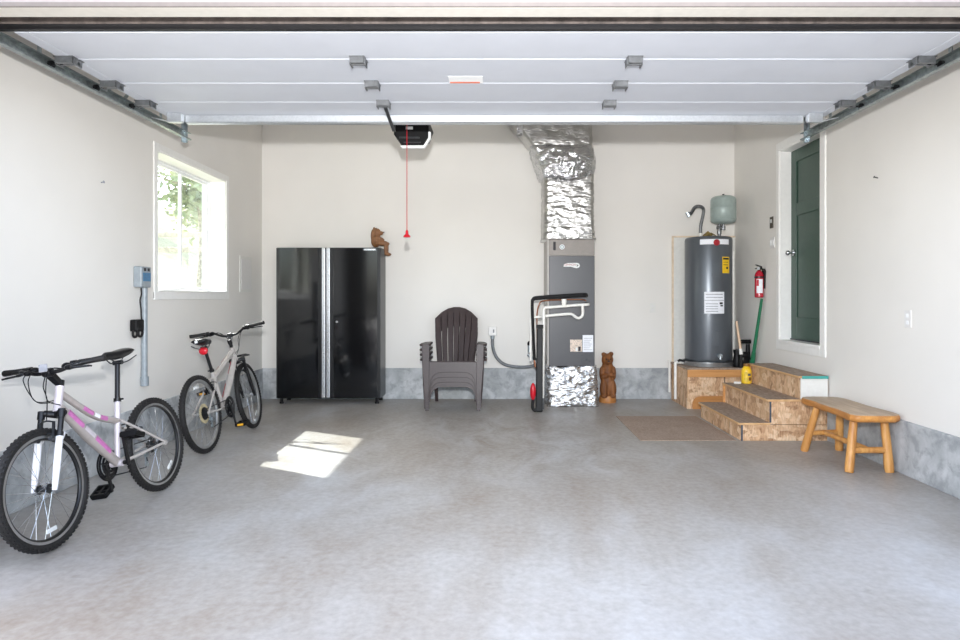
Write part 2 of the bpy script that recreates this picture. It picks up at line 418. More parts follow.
for (y0, y1, d) in ((a0+fw, ym+.02, .172), (ym+.022, a1-fw, .186)):
    m = MB(); s_ = .024; c0, c1 = b0+fw, b1-fw
    side(m, 'L', y0, y0+s_, c0, c1, d, d+.03); side(m, 'L', y1-s_, y1, c0, c1, d, d+.03); side(m, 'L', y0+s_, y1-s_, c0, c0+s_, d, d+.03); side(m, 'L', y0+s_, y1-s_, c1-s_, c1, d, d+.03)
    sa = m.build('window_sash', 'vinyl_white', w, smooth=False, bevel=.003)
    m = MB(); side(m, 'L', y0+s_-.004, y1-s_+.004, c0+s_-.004, c1-s_+.004, d+.012, d+.016); m.build('window_pane', 'window_glass', sa, smooth=False)
# green side door, set high over the steps
d = struct('door_1', (XR(6.2), 6.185, DZ0))
m = MB(); side(m, 'R', DY0+.02, DY1-.02, DZ0+.035, DZ1-.02, .122, .155)
st, dd = .115, (.110, .122); y0, y1 = DY0+.02, DY1-.02; z0, z1 = DZ0+.035, DZ1-.02
side(m, 'R', y0, y0+st, z0, z1, *dd); side(m, 'R', y1-st, y1, z0, z1, *dd)
for (u, v_) in ((z0, z0+.24), (z0+1.30, z0+1.43), (z1-.13, z1)): side(m, 'R', y0+st, y1-st, u, v_, *dd)
m.build('door_leaf', 'door_green', d, smooth=False, bevel=.004)
m = MB(); side(m, 'R', DY0, DY0+.02, DZ0, DZ1, -.004, .2); side(m, 'R', DY1-.02, DY1, DZ0, DZ1, -.004, .2); side(m, 'R', DY0+.02, DY1-.02, DZ1-.02, DZ1, -.004, .2)
m.build('door_jamb', 'white_trim', d, smooth=False, bevel=.002)
m = MB(); side(m, 'R', DY0-.09, DY0+.004, DZ0-.07, DZ1+.08, -.014, .001); side(m, 'R', DY1-.004, DY1+.065, DZ0-.07, DZ1+.08, -.014, .001); side(m, 'R', DY0+.004, DY1-.004, DZ1-.004, DZ1+.08, -.014, .001); side(m, 'R', DY0+.004, DY1-.004, DZ0-.07, DZ0, -.014, .001)
m.build('door_casing', 'white_trim', d, smooth=False, bevel=.003)
m = MB(); side(m, 'R', DY0, DY1, DZ0, DZ0+.035, -.02, .19); m.build('door_sill', 'white_trim', d, smooth=False, bevel=.004, label='white timber door sill')
m = MB(); side(m, 'R', DY0+.02, DY1-.02, DZ0+.035, DZ0+.05, .10, .19); m.build('threshold', 'dark_steel', d, smooth=False)
yh = DY1-.09; xh = XR(yh)+.110; zh = 1.765
m = MB(); m.cyl((xh, yh, zh), (xh-.012, yh, zh), .032, n=24); m.cyl((xh-.012, yh, zh), (xh-.055, yh, zh), .011); m.ell((xh-.068, yh, zh), (.022, .028, .028))
m.build('door_knob', 'chrome', d, label='chrome door knob')

# ---------------------------------------------------------------- overhead garage door
ZD = 2.69
g = struct('door_2', (0, 4.05, ZD)); g['label'] = 'white sectional overhead garage door, open under the ceiling'
cuts = [3.29, 3.66, 4.07, 4.464, 4.84]
for i in range(4):
    a, b = cuts[i], cuts[i+1]; m = MB(); e = .008
    prof = [(a+.004, ZD+.05), (a+.004, ZD+.006), (a+e, ZD), (b-e, ZD), (b-.002, ZD+.006), (b-.002, ZD+.05)]
    m.prism(prof, 'x', -2.47, 2.45); m.build('door_section', 'steel_door_white', g, smooth=False)
m = MB()
for x0, x1 in ((-2.545, -2.472), (2.452, 2.525)):
    for i in range(4): m.box(x0, x1, cuts[i]+.004, cuts[i+1]-.003, ZD-.002, ZD+.05)
m.build('end_stile', 'steel_door_white', g, smooth=False, bevel=.002)
m = MB(); m.prism([(4.775, ZD-.004), (4.775, ZD-.052), (4.79, ZD-.062), (4.83, ZD-.062), (4.838, ZD-.052), (4.838, ZD-.004)], 'x', -2.38, 2.34); m.build('strut', 'zinc_bright', g, smooth=False, label='galvanised reinforcing strut')
m = MB(); m.prism([(3.26, ZD+.002), (3.26, ZD+.016), (3.25, ZD+.024), (3.25, ZD+.066), (3.26, ZD+.076), (3.26, ZD+.092), (3.29, ZD+.092), (3.29, ZD+.002)], 'x', -2.62, 2.60)
m.build('bottom_seal', 'seal_rubber', g, smooth=False, label='black rubber bottom seal')
m = MB(); m.prism([(3.246, ZD+.028), (3.246, ZD+.060), (3.252, ZD+.064), (3.252, ZD+.024)], 'x', -2.62, 2.60); m.build('dusty_strip', 'dusty_rubber', g, smooth=False)
def hinge(x, y, k, roller=0):
    m = MB(); w_ = .045*k
    m.box(x-w_, x+w_, y-.055, y-.008, ZD-.006, ZD-.001); m.box(x-w_, x+w_, y+.008, y+.05, ZD-.006, ZD-.001)
    m.box(x-w_, x-w_+.006, y-.04, y+.03, ZD-.045, ZD-.004); m.box(x+w_-.006, x+w_, y-.04, y+.03, ZD-.045, ZD-.004)
    m.cyl((x-w_, y, ZD-.03), (x+w_, y, ZD-.03), .010, n=12); m.box(x-w_*.85, x+w_*.85, y-.05, y-.03, ZD-.040, ZD-.006)
    for u in (-.5, .5): m.cyl((x+u*w_, y+.035, ZD-.006), (x+u*w_, y+.035, ZD-.018), .008, n=6)
    h = m.build('hinge', 'galv_dark', g, smooth=True, ang=25)
    if roller:
        m = MB(); xs = x+roller*.03; xe = x+roller*.108
        m.cyl((xs, y-.004, ZD-.033), (xe, y-.004, ZD-.033), .0055, n=8); m.cyl((xe-.004, y-.004, ZD-.033), (xe+.016, y-.004, ZD-.033), .021, n=20)
        m.build('roller', 'black_plastic', h, label='black nylon track roller')
for y in (3.66, 4.07, 4.464):
    hinge(-.81, y, 1); hinge(.80, y, 1); hinge(-2.505, y, 1.25, -1); hinge(2.485, y, 1.25, 1)
for x, s in ((-2.44, -1), (2.41, 1)):
    m = MB(); m.box(x-.055, x+.055, 4.72, 4.76, ZD-.07, ZD-.002); m.box(x-.055, x+.055, 4.76, 4.775, ZD-.055, ZD-.002); m.bar((x+s*.05, 4.74, ZD-.06), (x+s*.175, 4.74, ZD-.033), .03, .006)
    m.build('top_bracket', 'zinc_bright', g, smooth=False, bevel=.002)
m = MB(); c0, c1 = at(448, 76, 1.40*F/(CY-76)), at(483, 83, 1.40*F/(CY-83))
m.box(c0.x, c1.x, c0.y, c1.y, ZD-.0025, ZD-.0005); lb = m.build('warning_label', 'warn_white', g, smooth=False, label='white warning sticker with an orange band')
m = MB(); m.box(c0.x+.005, c1.x-.02, c1.y-.028, c1.y-.004, ZD-.0035, ZD-.0024); m.build('orange_band', 'warn_orange', lb, smooth=False)
# tracks
def track(s, label):
    x = -2.622 if s < 0 else 2.60
    t_ = thing('door_track', label, 'track', (x, 4.3, ZD-.06))
    m = MB()
    prof = [(-s*.024, .030), (-s*.024, .027), (s*.008, .027), (s*.008, -.027), (-s*.024, -.027), (-s*.024, -.017), (-s*.021, -.017), (-s*.021, -.024), (s*.0, -.024), (s*.0, .030)]
    prof = [(-s*.026, .024), (-s*.026, .029), (s*.010, .029), (s*.010, -.029), (-s*.026, -.029), (-s*.026, -.018), (-s*.0225, -.018), (-s*.0225, -.0255), (s*.0065, -.0255), (s*.0065, .0255), (-s*.0225, .0255), (-s*.0225, .024)]
    zc = ZD-.033; path = [((5.31), zc, 0.0)]
    rr = .20; path = [(5.31, zc, 0)] + [(3.31-rr*math.sin(a), zc-rr+rr*math.cos(a), a) for a in [k*PI/20 for k in range(11)]] + [(3.11, .35, PI/2)]
    rs = []
    for (y, z, a) in path:
        # profile height axis turns from +z towards -y around the curve
        rs.append([(x+u, y-math.sin(a)*v, z+math.cos(a)*v) for u, v in prof])
    m.rings(rs); m.build('rail', 'track_steel', t_, smooth=False)
    m = MB(); xo = x+s*.012
    m.box(xo-.002 if s > 0 else xo-.003, xo+.003, 5.22, 5.26, zc-.06, ZC); m.box(min(xo, xo-s*.03), max(xo, xo-s*.03), 5.258, 5.262, zc-.06, ZC)
    m.bar((xo, 5.24, ZC-.01), (xo, 4.4, zc+.02), .03, .003)
    m.build('hanger', 'galvanised', t_, smooth=False)
    for yy in (3.6, 4.25, 4.9):
        m = MB(); m.box(min(x+s*.011, x+s*.016), max(x+s*.011, x+s*.016), yy-.015, yy+.015, zc-.026, zc+.10)
        m.build('track_brace', 'galvanised', t_, smooth=False)
track(-1, 'galvanised steel door track running along the wall with the window')
track(1, 'galvanised steel door track running along the wall with the green door')
# opener
oY = 5.62
o = thing('garage_door_opener', 'dark grey garage door opener with white light lens and hanging red cord', 'opener', (-.75, oY, 2.63))
P0, P1 = at(394, 124, oY), at(431, 150, oY); xa, xb, zb = P0.x, P1.x, P1.z
m = MB(); m.prism([(xa, 2.90), (xa, 2.76), (xa+.07, 2.655), (xb-.06, 2.655), (xb-.02, 2.76), (xb-.02, 2.90)], 'y', oY-.02, oY+.03); m.rings([[(xa, yy, 2.90), (xa, yy, 2.76+d), (xa+.07, yy, 2.655+d), (xb-.06, yy, 2.655+d), (xb-.02, yy, 2.76+d), (xb-.02, yy, 2.90)] for yy, d in ((oY+.029, .01), (oY+.42, .12))]); m.build('housing', 'black_plastic', o, smooth=False, bevel=.012)
m = MB(); m.prism([(xa+.055, 2.657), (xa+.075, 2.635), (xb-.055, 2.635), (xb, 2.72), (xb, 2.78), (xb-.022, 2.78), (xb-.022, 2.725), (xb-.065, 2.657)], 'y', oY-.03, oY+.02); m.build('light_lens', 'vinyl_white', o, smooth=False, bevel=.006, label='white light lens')
m = MB(); m.box(xa+.11, xb-.16, oY-.024, oY-.018, 2.80, 2.825); m.build('badge', 'reflector_white', o, smooth=False)
m = MB(); m.box(xa+.05, xb-.1, oY-.025, oY-.018, 2.72, 2.735); m.box(xa+.09, xb-.09, oY-.025, oY-.018, 2.68, 2.69); m.build('vent', 'dark_steel', o, smooth=False)
m = MB(); xr = -.81
m.box(xr-.025, xr+.025, 3.06, oY+.02, 2.86, 2.90); m.build('rail', 'galvanised', o, smooth=False)
m = MB()
for sx in (xa+.03, xb-.06): m.box(sx, sx+.03, oY+.15, oY+.153, 2.89, ZC)
m.build('hanger', 'galvanised', o, smooth=False)
m = MB(); m.bar((-.80, 4.475, ZD-.035), (-.812, 4.93, ZD-.085), .025, .005); m.bar((-.812, 4.93, ZD-.087), (-.815, 4.97, 2.87), .022, .005); m.build('door_arm', 'dark_steel', o, smooth=False)
xc = at(407, 148, oY-.04).x
m = MB(); m.cyl((xc, oY-.045, 2.87), (xc, oY-.045, 1.875), .0035, n=6); cd = m.build('release_cord', 'red_plastic', o, label='thin red release cord')
m = MB(); m.lathe([(.004, .06), (.012, .045), (.014, .02), (.03, .004), (.033, -.008), (.0, -.012)], (xc, oY-.045, 1.84), 'z', 16); m.build('cord_handle', 'red_plastic', cd)

# ================================================================= OUTDOORS (seen through the window)
def hz(x, y):
    dx = max(0, -3.6-x); return -.05 + .30*min(dx, 2.0) + .46*max(0, dx-2.0) + .12*noise.noise(V((x*.4, y*.4, 0)))
m = MB(); nx, ny = 44, 44; G = [[m.v((x, y, hz(x, y))) for y in [3.2+j*32/ny for j in range(ny+1)]] for x in [-3.4-i*26/nx for i in range(nx+1)]]
for i in range(nx):
    for j in range(ny): m.f([G[i][j], G[i+1][j], G[i+1][j+1], G[i][j+1]])
m.build('hill', 'dry_grass', kind='structure')
def tree(x, y, h, r, label, mat, n=2600, seed=1, crown0=.35):
    rnd = random.Random(seed); z0 = hz(x, y)-.1
    t_ = thing('tree', label, 'tree', (x, y, z0), group=None)
    m = MB(); pts = [(x, y, z0), (x+.08, y+.03, z0+h*.3), (x-.05, y, z0+h*.6), (x, y, z0+h*.92)]
    m.tube(smooth_path(pts, 6), [.16-.12*k/18 for k in range(19)], 10)
    for k in range(9):
        a = rnd.uniform(0, 2*PI); zz = z0+h*rnd.uniform(crown0, .85); L = r*.8
        m.tube([(x, y, zz), (x+math.cos(a)*L*.5, y+math.sin(a)*L*.5, zz+.25), (x+math.cos(a)*L, y+math.sin(a)*L, zz+.35)], [.05, .035, .012], 6)
    m.build('trunk', 'bark', t_)
    m = MB(); cs = [(rnd.gauss(0, .5)*r, rnd.gauss(0, .5)*r, h*rnd.uniform(crown0, .98)) for _ in range(26)]
    for k in range(n):
        c = rnd.choice(cs); p = V((x+c[0]+rnd.gauss(0, .22*r), y+c[1]+rnd.gauss(0, .22*r), z0+c[2]+rnd.gauss(0, .16*r)))
        d = V((rnd.gauss(0,1), rnd.gauss(0,1), rnd.gauss(0,.6))).normalized(); e = d.cross(V((rnd.gauss(0,1), rnd.gauss(0,1), rnd.gauss(0,1)))).normalized(); s_ = rnd.uniform(.05, .11)
        m.f([m.v(p-d*s_*1.4), m.v(p+e*s_*.6), m.v(p+d*s_*1.4), m.v(p-e*s_*.6)])
    m.build('leaves', mat, t_, smooth=False)
tree(-6.6, 13.9, 6.0, 1.0, 'leafy tree seen through the near pane of the window', 'leaf_green', 3000, 3, .42)
tree(-8.2, 17.8, 6.0, 1.3, 'pale tree seen through the far pane of the window', 'leaf_pale', 3600, 5, .3)
tree(-13.6, 23.0, 6.5, 1.9, 'tall tree behind the fence at the near edge of the window', 'leaf_pale', 3600, 9, .25)
FY = 11.0
fn = thing('rail_fence', 'weathered two-rail timber fence on the slope outside the window', 'fence', (-6, FY, hz(-6, FY)))
zt = [at(180, q, FY).z for q in (235, 250)]
for xx in (-4.45, -5.05, -6.15):
    m = MB(); m.bar((xx, FY, hz(xx, FY)-.2), (xx, FY, zt[0]+.12), .10, .10, (0,1,0)); m.build('post', 'rail_wood', fn, smooth=False, bevel=.01)
for q in zt:
    m = MB(); m.box(-6.25, -4.35, FY-.07, FY-.05, q-.045, q+.045); m.build('rail', 'rail_wood', fn, smooth=False, bevel=.008)
# ================================================================= STORAGE CABINET
CYF = 7.60
c = thing('storage_cabinet', 'tall glossy black two-door metal cabinet against the back wall', 'cabinet', (-2.05, 7.77, 0))
x0, x1, zt, zb = -2.684, -1.418, 1.905, .066
m = MB(); m.box(x0, x1, CYF+.022, 7.955, zb, zt); m.build('body', 'black_satin', c, smooth=False, bevel=.004)
xs = at(326, 300, CYF).x
for (a, b, lab) in ((x0+.002, xs-.045, 'left'), (xs+.045, x1-.002, 'right')):
    m = MB(); m.box(a, b, CYF, CYF+.02, zb+.008, zt-.006)
    dr = m.build('door', 'black_gloss', c, smooth=False, bevel=.003)
    m = MB(); m.box(a, a+.045, CYF-.006, CYF-.0005, zb+.008, zt-.006) if lab == 'right' else m.box(b-.05, b, CYF-.006, CYF-.0005, zb+.008, zt-.006)
    m.build('door_rail', 'black_satin', dr, smooth=False, bevel=.002)
    m = MB()
    if lab == 'right': m.box(b-.035, b, CYF-.006, CYF-.0005, zb+.008, zt-.006)
    else: m.box(a, a+.012, CYF-.006, CYF-.0005, zb+.008, zt-.006)
    m.build('door_edge', 'black_satin', dr, smooth=False, bevel=.002)
    if lab == 'right':
        m = MB(); m.cyl((a+.09, CYF-.0005, 1.0), (a+.09, CYF-.012, 1.0), .014, n=20); m.build('lock', 'chrome', dr, label='small chrome lock')
        m = MB(); m.box(b-.20, b-.055, CYF-.004, CYF-.0005, zt-.036, zt-.016); m.build('badge', 'silver_trim', dr, smooth=False, label='slim silver badge plate')
    m = MB(); hx = xs-.028 if lab == 'left' else xs+.028
    m.box(hx-.022, hx+.022, CYF-.016, CYF+.004, zb+.012, zt-.004); m.build('handle', 'silver_trim', dr, smooth=False, bevel=.007, label='full-height silver pull')
for lx in (x0+.05, x1-.05):
    for ly in (CYF+.05, 7.91):
        m = MB(); m.cyl((lx, ly, 0), (lx, ly, .02), .026, n=16); m.cyl((lx, ly, .0), (lx, ly, zb), .019, n=12); m.build('foot', 'black_plastic', c)
# little seated bear on the cabinet top edge
bx, by, bz = at(376, 246, 7.66).x, 7.74, zt
b = thing('bear_figurine', 'small carved wooden bear sitting on the black cabinet top, legs dangling', 'figurine', (bx, by, bz))
bz += .012
def R(ax, deg): return Matrix.Rotation(math.radians(deg), 3, ax)
s = 1/82.0
ex = x1+.035   # where the shins hang, clear of the cabinet side
body = [((bx-.015, by, bz+.085), (.062, .060, .088), R('Y', 8)), ((bx-.005, by, bz+.185), (.050, .048, .052)), ((bx+.045, by-.012, bz+.175), (.034, .03, .026)),
        ((bx-.032, by-.036, bz+.228), (.016, .014, .022)), ((bx-.02, by+.036, bz+.228), (.016, .014, .022)), ((bx+.07, by-.012, bz+.182), (.014, .014, .012)),
        ((bx+.03, by-.05, bz+.11), (.055, .02, .024), R('Y', 20)), ((bx+.03, by+.05, bz+.11), (.055, .02, .024), R('Y', 20)), ((bx-.05, by, bz+.14), (.03, .045, .09))]
for sy in (-.036, .036):
    body += [((bx+.055, by+sy, bz+.052), (.095, .034, .034), R('Y', 4)), ((ex+.012, by+sy, bz-.01), (.024, .026, .085)), ((ex+.03, by+sy, bz-.085), (.04, .024, .022))]
sculpt('body', body, .007, 'bear_small', b, 3)
m = MB(); m.ell((bx+.084, by-.012, bz+.186), (.008, .009, .007), n=8); m.build('nose', 'ink', b)

# ================================================================= STACKED RESIN CHAIRS
ch = thing('adirondack_chair', 'x', 'chair', (0, 0, 0), group='stacked brown resin chairs')
cm = 'chair_resin'
def grid_shell(mb, rows, th, nrm):     # rows of points -> closed thin shell, None cells are holes
    pass
# back: one connected slatted panel
lean = math.radians(20.5); b0 = V((0, .085, .262)); up = V((0, math.sin(lean), math.cos(lean))); nv = V((0, -math.cos(lean), math.sin(lean)))
us = []; NS = 7; gap = .020
for i in range(NS): us += [i/NS + (gap/2 if i else 0), (i+1)/NS - (gap/2 if i < NS-1 else 0)]
def vtop(q): return .790 - .165*abs(q)**2.3
def backpt(a, t, off):
    q = 2*a-1; v = t*vtop(q); hw = .205 + .062*min(1, v/.60) - .01*max(0, (v-.6)/.2); u = q*hw
    return b0 + V((1,0,0))*u + up*v + nv*(off + .55*u*u)
m = MB(); ts = [0, .06, .09, .3, .5, .70, .88, .91, 1.0]; VV = {}
def vert(i, j, k):
    if (i,j,k) not in VV: VV[(i,j,k)] = m.v(backpt(us[i], ts[j], .007 if k else -.007))
    return VV[(i,j,k)]
cells = set()
for i in range(len(us)-1):
    for j in range(len(ts)-1):
        if i % 2 == 1 and 1 <= j <= 6: continue
        cells.add((i, j))
for (i, j) in cells:
    m.f([vert(i,j,1), vert(i+1,j,1), vert(i+1,j+1,1), vert(i,j+1,1)]); m.f([vert(i,j+1,0), vert(i+1,j+1,0), vert(i+1,j,0), vert(i,j,0)])
    for (di, dj, e) in ((-1,0,((i,j),(i,j+1))), (1,0,((i+1,j+1),(i+1,j))), (0,-1,((i+1,j),(i,j))), (0,1,((i,j+1),(i+1,j+1)))):
        if (i+di, j+dj) not in cells:
            (p, q), (r, s_) = e; m.f([vert(p,q,1), vert(r,s_,1), vert(r,s_,0), vert(p,q,0)])
m.build('backrest', cm, ch, local=True, smooth=False, bevel=.003)
m = MB(); m.prism([(-.358, .392), (-.358, .36), (-.346, .36), (.055, .251), (.055, .27), (-.34, .392)], 'x', -.262, .262); m.build('seat', cm, ch, local=True, smooth=False, bevel=.006)
# apron joins the front legs with an arched lower edge
pl = [(-.272, .385), (.272, .385), (.272, .10), (.262, .10), (.245, .19), (.215, .238), (.17, .262), (.10, .268), (-.10, .268), (-.17, .262), (-.215, .238), (-.245, .19), (-.262, .10), (-.272, .10)]
def fy(z): return -.402 + .10*z
m = MB(); A = [m.v((x, fy(z)+.001, z)) for x, z in pl]; B = [m.v((x, fy(z)+.013, z)) for x, z in pl]; n = len(A)
m.f(A); m.f(B[::-1])
for i in range(n): m.f([A[i], B[i], B[(i+1)%n], A[(i+1)%n]])
m.build('apron', cm, ch, local=True, smooth=False, bevel=.003)
for sx in (-1, 1):
    m = MB(); q = [(.268, .028), (.276, .022), (.277, .0), (.312, .0), (.314, .022), (.325, .028), (.345, .30), (.356, .55), (.350, .582), (.325, .591), (.296, .591), (.276, .582), (.270, .55), (.268, .30)]
    A = [m.v((sx*x, fy(z)-.003, z)) for x, z in q]; B = [m.v((sx*x, fy(z)+.011, z)) for x, z in q]; n = len(A)
    m.f(A); m.f(B[::-1])
    for i in range(n): m.f([A[i], B[i], B[(i+1)%n], A[(i+1)%n]])
    m.build('front_leg', cm, ch, local=True, smooth=False, bevel=.004)
    m = MB(); A = [(sx*.215, .075, .255), (sx*.262, .075, .255), (sx*.262, .087, .262), (sx*.215, .087, .262)]
    m.hexa([(sx*.225, .260, 0), (sx*.265, .260, 0), (sx*.265, .270, 0), (sx*.225, .270, 0)] + [(sx*.236, .149, .27), (sx*.274, .149, .27), (sx*.274, .159, .27), (sx*.236, .159, .27)])
    m.bar((sx*.2685, .045, .266), (sx*.2685, .155, .262), .010, .020)
    m.build('rear_leg', cm, ch, local=True, smooth=False, bevel=.003)
    m = MB(); poly = [(.262, -.332), (.352, -.332), (.372, -.326), (.388, -.30), (.388, -.15), (.36, .03), (.325, .07), (.272, .07)]
    m.prism([(sx*x, y) for x, y in poly], 'z', .562, .588); m.build('armrest', cm, ch, local=True, smooth=False, bevel=.008, seg=3)
cx_ = (at(425, 408, 7.13).x+at(480.5, 408, 7.13).x)/2; cy_ = 7.135+.402
lbls = ['brown resin slatted armchair standing on the floor, bottom of the stack', 'brown resin slatted armchair, second from the bottom of the stack',
        'brown resin slatted armchair, second from the top of the stack', 'brown resin slatted armchair, topmost of the stack with whole back showing']
ch['label'] = lbls[0]; ch.location = (cx_, cy_, 0); ROOTM[ch.name] = Matrix.Translation(V((cx_, cy_, 0)))
for k in range(1, 4): dup(ch, (cx_, cy_-.011*k, .058*k), lbls[k])

# ================================================================= AIR HANDLER
AY = 7.40; X0, X1 = at(549, 300, AY).x, at(594.5, 300, AY).x
zA, zB, zC_, zD_ = 0, .485, 1.79, 1.985
a = thing('air_handler', 'upright grey furnace cabinet on a foil-wrapped base by the back wall', 'furnace', ((X0+X1)/2, 7.68, 0))
m = MB(); m.box(X0-.02, X1, AY+.012, 7.95, zB, zD_); m.build('body', 'furnace_side', a, smooth=False, bevel=.004)
m = MB(); m.box(X0, X1, AY-.012, AY+.011, zB, zC_-.003); fp = m.build('front_panel', 'furnace_dark', a, smooth=False, bevel=.004)
m = MB(); m.box(X0, X1, AY-.006, AY+.011, zC_+.003, zD_); up_ = m.build('upper_panel', 'furnace_taupe', a, smooth=False, bevel=.004)
p = at(554.5, 246, AY); m = MB(); m.box(p.x-.016, p.x+.014, AY-.012, AY-.0065, p.z-.05, p.z+.05); m.build('slot', 'ink', up_, smooth=False, bevel=.004)
p = at(562, 247, AY); m = MB(); m.cyl((p.x, AY-.0065, p.z), (p.x, AY-.011, p.z), .03, n=24); st_ = m.build('round_sticker', 'paper', up_, label='round white sticker with a green ring')
m = MB(); m.lathe([(.014, -.0012), (.020, -.0012), (.020, 0), (.014, 0)], (p.x, AY-.0112, p.z), 'y', 20, closed=True); m.build('ring', 'green_plastic', st_)
# badge: a swoosh-shaped plate with a round end
p = at(571.5, 265.5, AY); k = 1/84.4
m = MB(); bp = [(-8.3, -1.2), (-7.6, 1.3), (-4, 2.4), (2, 2.5), (5, 2.6), (7.4, 1.9), (8.3, 0), (7.4, -2.0), (5, -2.9), (2.5, -2.3), (-1, -1.2), (-5, -1.3)]
m.prism([(p.x+x*k, p.z+z*k) for x, z in bp], 'y', AY-.020, AY-.0125); bd = m.build('badge', 'reflector_white', fp, smooth=False, bevel=.002, label='white maker badge with dark red lettering')
text('lettering', 'LENNOX', .034, Matrix.Translation((p.x-.018, AY-.0205, p.z+.008)) @ FRONT, 'logo_red', bd)
m = MB(); m.prism([(p.x+x*k, p.z+z*k) for x, z in ((4.6, 1.2), (6.9, -.1), (4.8, -1.5), (5.4, -.1))], 'y', AY-.0215, AY-.0201); m.build('mark', 'ink', bd, smooth=False)
def plate(x0, y0, x1, y1, d0, d1):
    q0, q1 = at(x0, y1, AY), at(x1, y0, AY); return MB().box(q0.x, q1.x, AY-d1, AY-d0, q0.z, q1.z)
ps = plate(570, 339.5, 582, 351.5, .0125, .0145).build('printed_label', 'paper_print', fp, smooth=False, label='tan printed sticker with a small house picture')
mm = plate(575.5, 347.5, 577.5, 351, .0145, .0155); mm.build('print_block', 'reflector_white', ps, smooth=False)
mm = plate(578, 346.5, 580.5, 351, .0145, .0155); mm.build('print_block', 'ink', ps, smooth=False)
pw = plate(582.5, 335, 593, 351.8, .0125, .0155).build('white_label', 'paper', fp, smooth=False)
m = MB()
for r in range(7):
    q0, q1 = at(583.5, 338+r*1.9, AY), at(592-(r%3)*1.2, 338.45+r*1.9, AY); m.box(q0.x, q1.x, AY-.0162, AY-.0154, q1.z, q0.z)
m.build('print_lines', 'ink_grey', pw, smooth=False)
m = MB()
for (px_, py_, r_) in ((586.2, 359, .016), (581, 355, .008), (589, 355, .008), (581, 361, .008), (589, 361, .008)):
    q = at(px_, py_, AY); m = MB(); m.cyl((q.x, AY-.0125, q.z), (q.x, AY-.019, q.z), r_, n=12); m.build('knockout', 'dark_steel', fp)
q = at(586, 295.5, AY); m = MB(); m.cyl((q.x, AY-.0125, q.z), (q.x, AY-.016, q.z), .024, n=16); m.build('grommet', 'black_rubber', fp); m = MB(); q = at(586, 304, AY); m.cyl((q.x, AY-.0125, q.z), (q.x, AY-.016, q.z), .024, n=16); m.build('grommet', 'black_rubber', fp)
# crinkled foil surfaces
def fold(p, s, amp, fz=1.0):
    q = V((p.x*s, p.y*s, p.z*s*fz)); w_ = V((noise.noise(q*1.3+V((5,1,2))), noise.noise(q*1.3+V((1,9,4))), noise.noise(q*1.3+V((7,3,8)))))*.6
    return amp*((1-abs(noise.noise(q+w_)*2))*.6 + (1-abs(noise.noise(q*2.3+w_*2)*2))*.3 + .1*noise.noise(q*6))
def foil_loft(levels, amp, sc, fz, nseg=(40, 20), arc=0):
    """levels: (z, x0, x1, y0, y1, extra bulge); rounded rectangle rings pushed in and out by folds"""
    m = MB(); rs = []
    for li_, (z, x0, x1, y0, y1, bz) in enumerate(levels):
        arc_ = arc*(1-li_/(len(levels)-1))
        pts = []; r = .035; na, nb = nseg
        def edge(p, q, n): return [V(p).lerp(V(q), k/n) for k in range(n)]
        C = [(x0+r, y0, z), (x1-r, y0, z), (x1, y0+r, z), (x1, y1-r, z), (x1-r, y1, z), (x0+r, y1, z), (x0, y1-r, z), (x0, y0+r, z)]
        for i in range(8): pts += edge(C[i], C[(i+1)%8], na if i in (0,4) else (nb if i in (2,6) else 3))
        ctr = V(((x0+x1)/2, (y0+y1)/2, z)); out = []
        for p in pts:
            d = V((0,0,0)); dx0, dx1, dy0 = p.x-x0, x1-p.x, p.y-y0
            if dy0 < .06: d += V((0,-1,0))
            if dx0 < .06: d += V((-1,0,0))
            if dx1 < .06: d += V((1,0,0))
            if d.length: d.normalize()
            bl = bz*math.sin(PI*min(1, max(0, (p.x-x0)/(x1-x0)))) if dy0 < .06 else 0
            k = .25 if p.y > y1-.03 else 1
            dz = -arc_*math.sin(PI*min(1, max(0, (p.x-x0)/(x1-x0)))) if dy0 < .06 else 0
            out.append(p + d*(fold(p, sc, amp, fz)*k) + V((0,-bl,dz)))
        rs.append(out)
    return m.rings(rs)
L = [(zB*k/26, X0-.012+.006*math.sin(k), X1+.035-.02*k/26, AY+.005, 7.94, .02*math.sin(PI*k/26)) for k in range(27)]
foil_loft(L, .035, 5.5, 2.2).build('foil_base', 'foil', a, ang=180, label='crinkled silver foil wrap around the base')

# ---------------------------------------------------------------- duct
D = thing('air_duct', 'crinkled silver foil-wrapped duct rising from the furnace to the ceiling', 'duct', ((X0+X1)/2, 7.68, zD_))
dx0 = at(545, 200, AY).x; dx1 = at(593, 200, AY).x
L = []
for k in range(61):
    t = k/60; z = zD_+.004 + t*.80; sw = .035*math.exp(-t*9)
    L.append((z, dx0-sw*.3, dx1+sw+.012, AY+.03-.0*t, 7.93, .0))
foil_loft(L, .019, 4.2, 4.6).build('plenum_wrap', 'foil_dull', D, ang=180)
zc0 = zD_+.80
L = []
for k in range(25):
    t = k/24; z = zc0-.045 + t*.37; bul = .085*math.sin(PI*min(1, t*1.05))**.6+.01
    L.append((z, dx0-.025-.125*t, dx1-.005+.03*math.sin(PI*t), AY+.035, 7.92, bul))
foil_loft(L, .032, 6.5, 1.6, arc=.07).build('collar_wrap', 'foil', D, ang=180, label='brighter bulging foil collar')
L = []
for k in range(20):
    t = k/19; z = zc0+.30 + t*(ZC-.004-zc0-.30)
    L.append((z, dx0-.12-.42*t, dx1-.005, AY+.045, 7.93, .0))
foil_loft(L, .02, 4.0, 2.0).build('upper_wrap', 'foil_dull', D, ang=180)
m = MB(); ea = at(513, 124, AY+.02); eb = at(545, 168, AY+.02)
m.bar((dx0-.30, AY+.005, zc0+.42), (dx0-.30, AY+.005, ZC-.02), .07, .006, (0,1,0)); m.build('tape_strip', 'foil', D, smooth=False)

